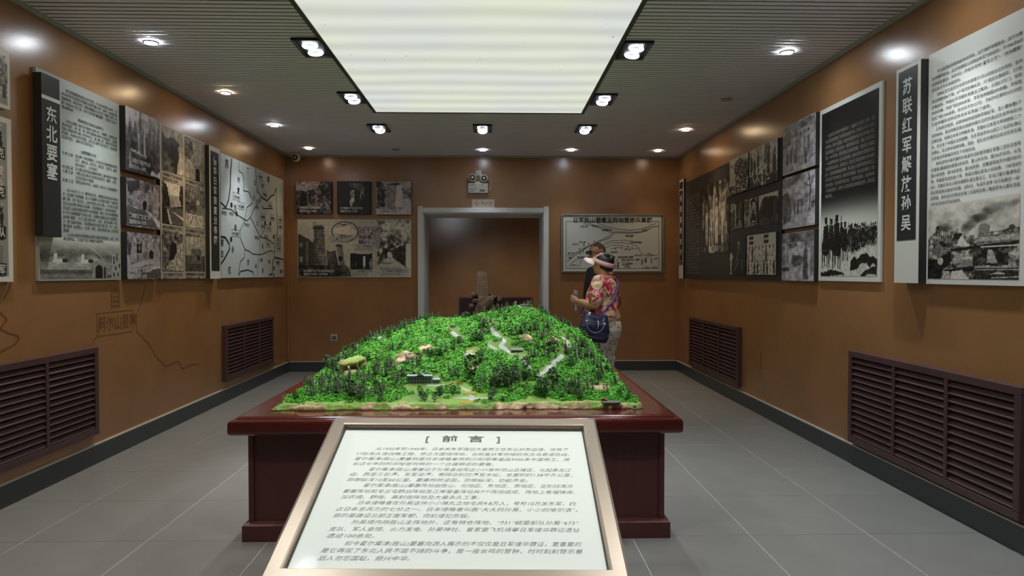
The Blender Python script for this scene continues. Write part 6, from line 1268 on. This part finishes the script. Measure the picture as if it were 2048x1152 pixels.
# --- what she carries (her frame -> room)
WM = Matrix.Translation(wo.location) @ Matrix.Rotation(wo.rotation_euler.z, 4, 'Z')
bt = empty('water_bottle'); bt.matrix_world = WM @ Matrix.Translation((-.108, .272, .985)) @ Matrix.Rotation(.12, 4, 'X'); tag(bt, 'clear plastic water bottle with a red cap in the visitor\'s hand', 'bottle')
Mpet = mat('clear_bottle', rgb(196, 206, 220), .08, trans=.7)
MB().lathe([(.020, 0), (.029, .006), (.030, .03), (.028, .04), (.030, .05), (.030, .095), (.028, .105), (.030, .115), (.030, .13), (.022, .152), (.013, .165), (.013, .178)], n=24).build('bottle_body', Mpet, bt, True)
MB().lathe([(.0305, .052), (.0305, .094)], n=24, caps=False).build('label_band', mat('bottle_label', rgb(226, 224, 226), .4), bt, True); MB().lathe([(.0165, .170), (.0165, .190), (.014, .193)], n=20).build('cap', mat('red_cap', rgb(206, 40, 56), .4), bt)
ts = empty('paper_tissue'); ts.matrix_world = WM @ Matrix.Translation((-.135, .235, .925)); tag(ts, 'crumpled white tissue hanging below the visitor\'s hand', 'tissue')
rg = np.random.default_rng(3); mb = MB(); mb.rings([[(r_*math.cos(a)*(1+rg.uniform(-.4, .4)), r_*.6*math.sin(a)*(1+rg.uniform(-.4, .4)), z) for a in np.linspace(0, 2*math.pi, 8, endpoint=False)] for r_, z in ((.004, 0), (.018, .02), (.014, .05), (.018, .075), (.008, .095))]); mb.build('tissue', M['paper'], ts)
Mbag = mat('navy_patent_leather', rgb(34, 42, 84), .22, spec=.6, coat=.6, bump=(12, .6)); Mbagd = mat('dark_navy_leather', rgb(24, 28, 52), .4); Mstr = mat('lilac_strap', rgb(120, 124, 170), .4)
Yb = 6.9-.30; bc = hit(1184.5, 655, 1, Yb); bg = empty('shoulder_bag', loc=(bc.x, Yb, bc.z-.135)); tag(bg, 'glossy navy handbag hanging at the visitor\'s hip', 'handbag'); bg.rotation_euler = (0, .16, -.1)
rs = []
for z, rx, ry in ((0, .105, .045), (.008, .135, .058), (.06, .150, .066), (.12, .150, .064), (.18, .135, .052), (.225, .112, .036), (.255, .090, .020)):
    rs.append([(rx*abs(math.cos(a))**.7*math.copysign(1, math.cos(a)) , ry*abs(math.sin(a))**.7*math.copysign(1, math.sin(a)), z + .028*(abs(math.cos(a))**2)*(z > .2)) for a in np.linspace(0, 2*math.pi, 28, endpoint=False)])
bo = MB().rings(rs[2:]).build('bag_body', Mbag, bg, True); MB().rings([[(p_[0]*1.01, p_[1]*1.01, p_[2]) for p_ in r_] for r_ in rs[:3]] + [[(p_[0]*.97, p_[1]*.97, p_[2]) for p_ in rs[2]]]).build('bag_bottom', Mbagd, bg, True)
for sy in (-1, 1): MB().tube([(.085*math.cos(a), sy*(.055+.012*math.sin(-a)), .185+.095*math.sin(a)) for a in np.linspace(math.pi*1.02, math.pi*1.98, 14)], .0065, 8).build('handle', Mstr, bg, True)
for x in (-.085, .085): MB().lathe([(.010, -.064), (.013, -.058), (.010, -.05)], (x, 0, .19), 12, ax=1).build('rivet', M['plastic'], bg, True)
MB().tube([(.02, -.06, .21), (.03, -.066, .17), (.026, -.070, .13)], .006, 6).build('zip_pull', M['plastic'], bg, True)
# strap: from the bag round her back to the far shoulder
BW_ = (Matrix.Translation(bg.location) @ Euler(bg.rotation_euler).to_matrix().to_4x4()).inverted()
P = [Vector((bc.x+.11, Yb, bc.z+.10)), WM @ Vector((-.205, -.12, .95)), WM @ Vector((-.13, -.168, 1.03)), WM @ Vector((-.03, -.162, 1.12)), WM @ Vector((.06, -.135, 1.21)), WM @ Vector((.11, -.07, 1.268)), WM @ Vector((.115, .02, 1.262)), WM @ Vector((.09, .13, 1.17)), WM @ Vector((.0, .19, 1.05)), WM @ Vector((-.12, .185, .95)), WM @ Vector((-.19, .15, .90)), Vector((bc.x-.10, Yb, bc.z+.10))]
L2 = []
for k in range(len(P)-1):
    p0, p1, p2, p3 = P[max(k-1, 0)], P[k], P[k+1], P[min(k+2, len(P)-1)]
    for t in np.linspace(0, 1, 5)[:-1]: L2.append(.5*((2*p1)+(-p0+p2)*t+(2*p0-5*p1+4*p2-p3)*t*t+(-p0+3*p1-3*p2+p3)*t**3))
MB().tube([BW_ @ q for q in L2], .010, 8).build('strap', mat('blue_strap', rgb(70, 72, 130), .5), bg, True)

# --- the man behind her
mn = tag(place('person', 1196, 7.5, (-.92, -.39)), 'person with a shaved head and dark glasses in black, before the barracks plan', 'person')
bd = MB(); hc = (0, .02, 1.535); head(bd, hc, 1.06); limb(bd, [(0, -.02, 1.35, .066), (0, 0, 1.47, .056)])
bd.rings([ering((0, yc, z), rx, ry) for z, rx, ry, yc in ((.86, .16, .115, 0), (1.0, .15, .11, .01), (1.15, .165, .115, .005), (1.28, .17, .105, -.005), (1.36, .12, .08, -.012))])
for q in (-1, 1):
    limb(bd, [(q*.09, -.005, .90, .088), (q*.095, 0, .66, .074), (q*.095, .01, .47, .054), (q*.097, -.02, .3, .054), (q*.097, -.03, .08, .036)]); limb(bd, [(q*.097, -.03, .05, .038), (q*.104, .07, .036, .034), (q*.108, .15, .024, .024)])
    limb(bd, [(q*.175, -.01, 1.325, .056), (q*.215, -.05, 1.19, .047), (q*.225, -.10, 1.07, .040)]); limb(bd, [(q*.225, -.10, 1.07, .040), (q*.15, -.16, .99, .036), (q*.07, -.19, .93, .026)]); hand(bd, (q*.07, -.19, .93), (-q*.6, -.1, -.6), (0, .3, -.3), 1.0, .7)
fused('body', bd, Mskin2, mn, .0085, 3); face_parts(mn, hc, 1.06, mat('lips_dark', rgb(120, 70, 62), .5), Meye, Mhair)
sh = MB(); sh.rings([ering((0, yc, z), rx, ry, 24) for z, rx, ry, yc in ((.84, .19, .14, 0), (.95, .185, .142, .01), (1.1, .188, .14, .012), (1.22, .192, .135, 0), (1.32, .175, .112, -.01), (1.375, .11, .082, -.015), (1.405, .072, .066, -.01))])
for q in (-1, 1): limb(sh, [(q*.14, -.01, 1.325, .070), (q*.195, -.03, 1.25, .067), (q*.22, -.06, 1.15, .063)])
fused('black_shirt', sh, Mblk, mn, .010, 3)
tr_ = MB(); tr_.rings([ering((0, 0, z), rx, ry, 24) for z, rx, ry in ((.76, .185, .135), (.86, .18, .135), (.92, .165, .125))])
for q in (-1, 1): limb(tr_, [(q*.095, -.005, .80, .105), (q*.10, 0, .62, .094), (q*.10, 0, .44, .078), (q*.10, -.015, .1, .068)])
fused('trousers', tr_, Mtrou, mn, .012, 3)
st2 = MB(); ball(st2, (0, .02-.0095*1.06, 1.535+.024*1.06), (.0755*1.06, .0945*1.06, .0905*1.06), 20, 14); so_ = st2.build('stubble', mat('dark_stubble', rgb(78, 58, 44), .7), mn, True)
bm = bmesh.new(); bm.from_mesh(so_.data); bmesh.ops.delete(bm, geom=[v for v in bm.verts if v.co.z < 1.575+ max(0, (v.co.y)*.45) - max(0, -v.co.y)*.6], context='VERTS'); bm.to_mesh(so_.data); bm.free()
gl_ = MB(); s_ = 1.06
for q in (-1, 1):
    cx, cy, cz = q*.034*s_, .02+.096*s_, 1.535+.006
    for a in range(20):
        a0, a1 = 2*math.pi*a/20, 2*math.pi*(a+1)/20; gl_.tube([(cx+.027*math.cos(a0), cy-.012*abs(math.cos(a0))*(math.cos(a0)*q > 0), cz+.017*math.sin(a0)), (cx+.027*math.cos(a1), cy-.012*abs(math.cos(a1))*(math.cos(a1)*q > 0), cz+.017*math.sin(a1))], .0028, 5)
    gl_.tube([(q*.064*s_, cy-.014, cz+.006), (q*.080*s_, .03, cz+.006), (q*.080*s_, .0, cz)], .0026, 5)
gl_.tube([(-.009, .02+.097*s_, 1.545), (.009, .02+.097*s_, 1.545)], .0026, 5); go_ = gl_.build('glasses', M['black'], mn)
for q in (-1, 1): MB().rings([[(q*.034*s_+.026*math.cos(a), .02+.0945*s_-dy_, 1.541+.016*math.sin(a)) for a in np.linspace(0, 2*math.pi, 18, endpoint=False)] for dy_ in (0, .002)]).build('lens', mat('tinted_lens', rgb(60, 60, 64), .1, trans=.4), go_)
for q in (-1, 1): MB().rings([ering((q*.105, .04, z), rx, ry, 16) for z, rx, ry in ((0, .048, .145), (.03, .047, .142), (.05, .036, .09))]).build('shoe', Mshoe, mn, True)
flush_text()
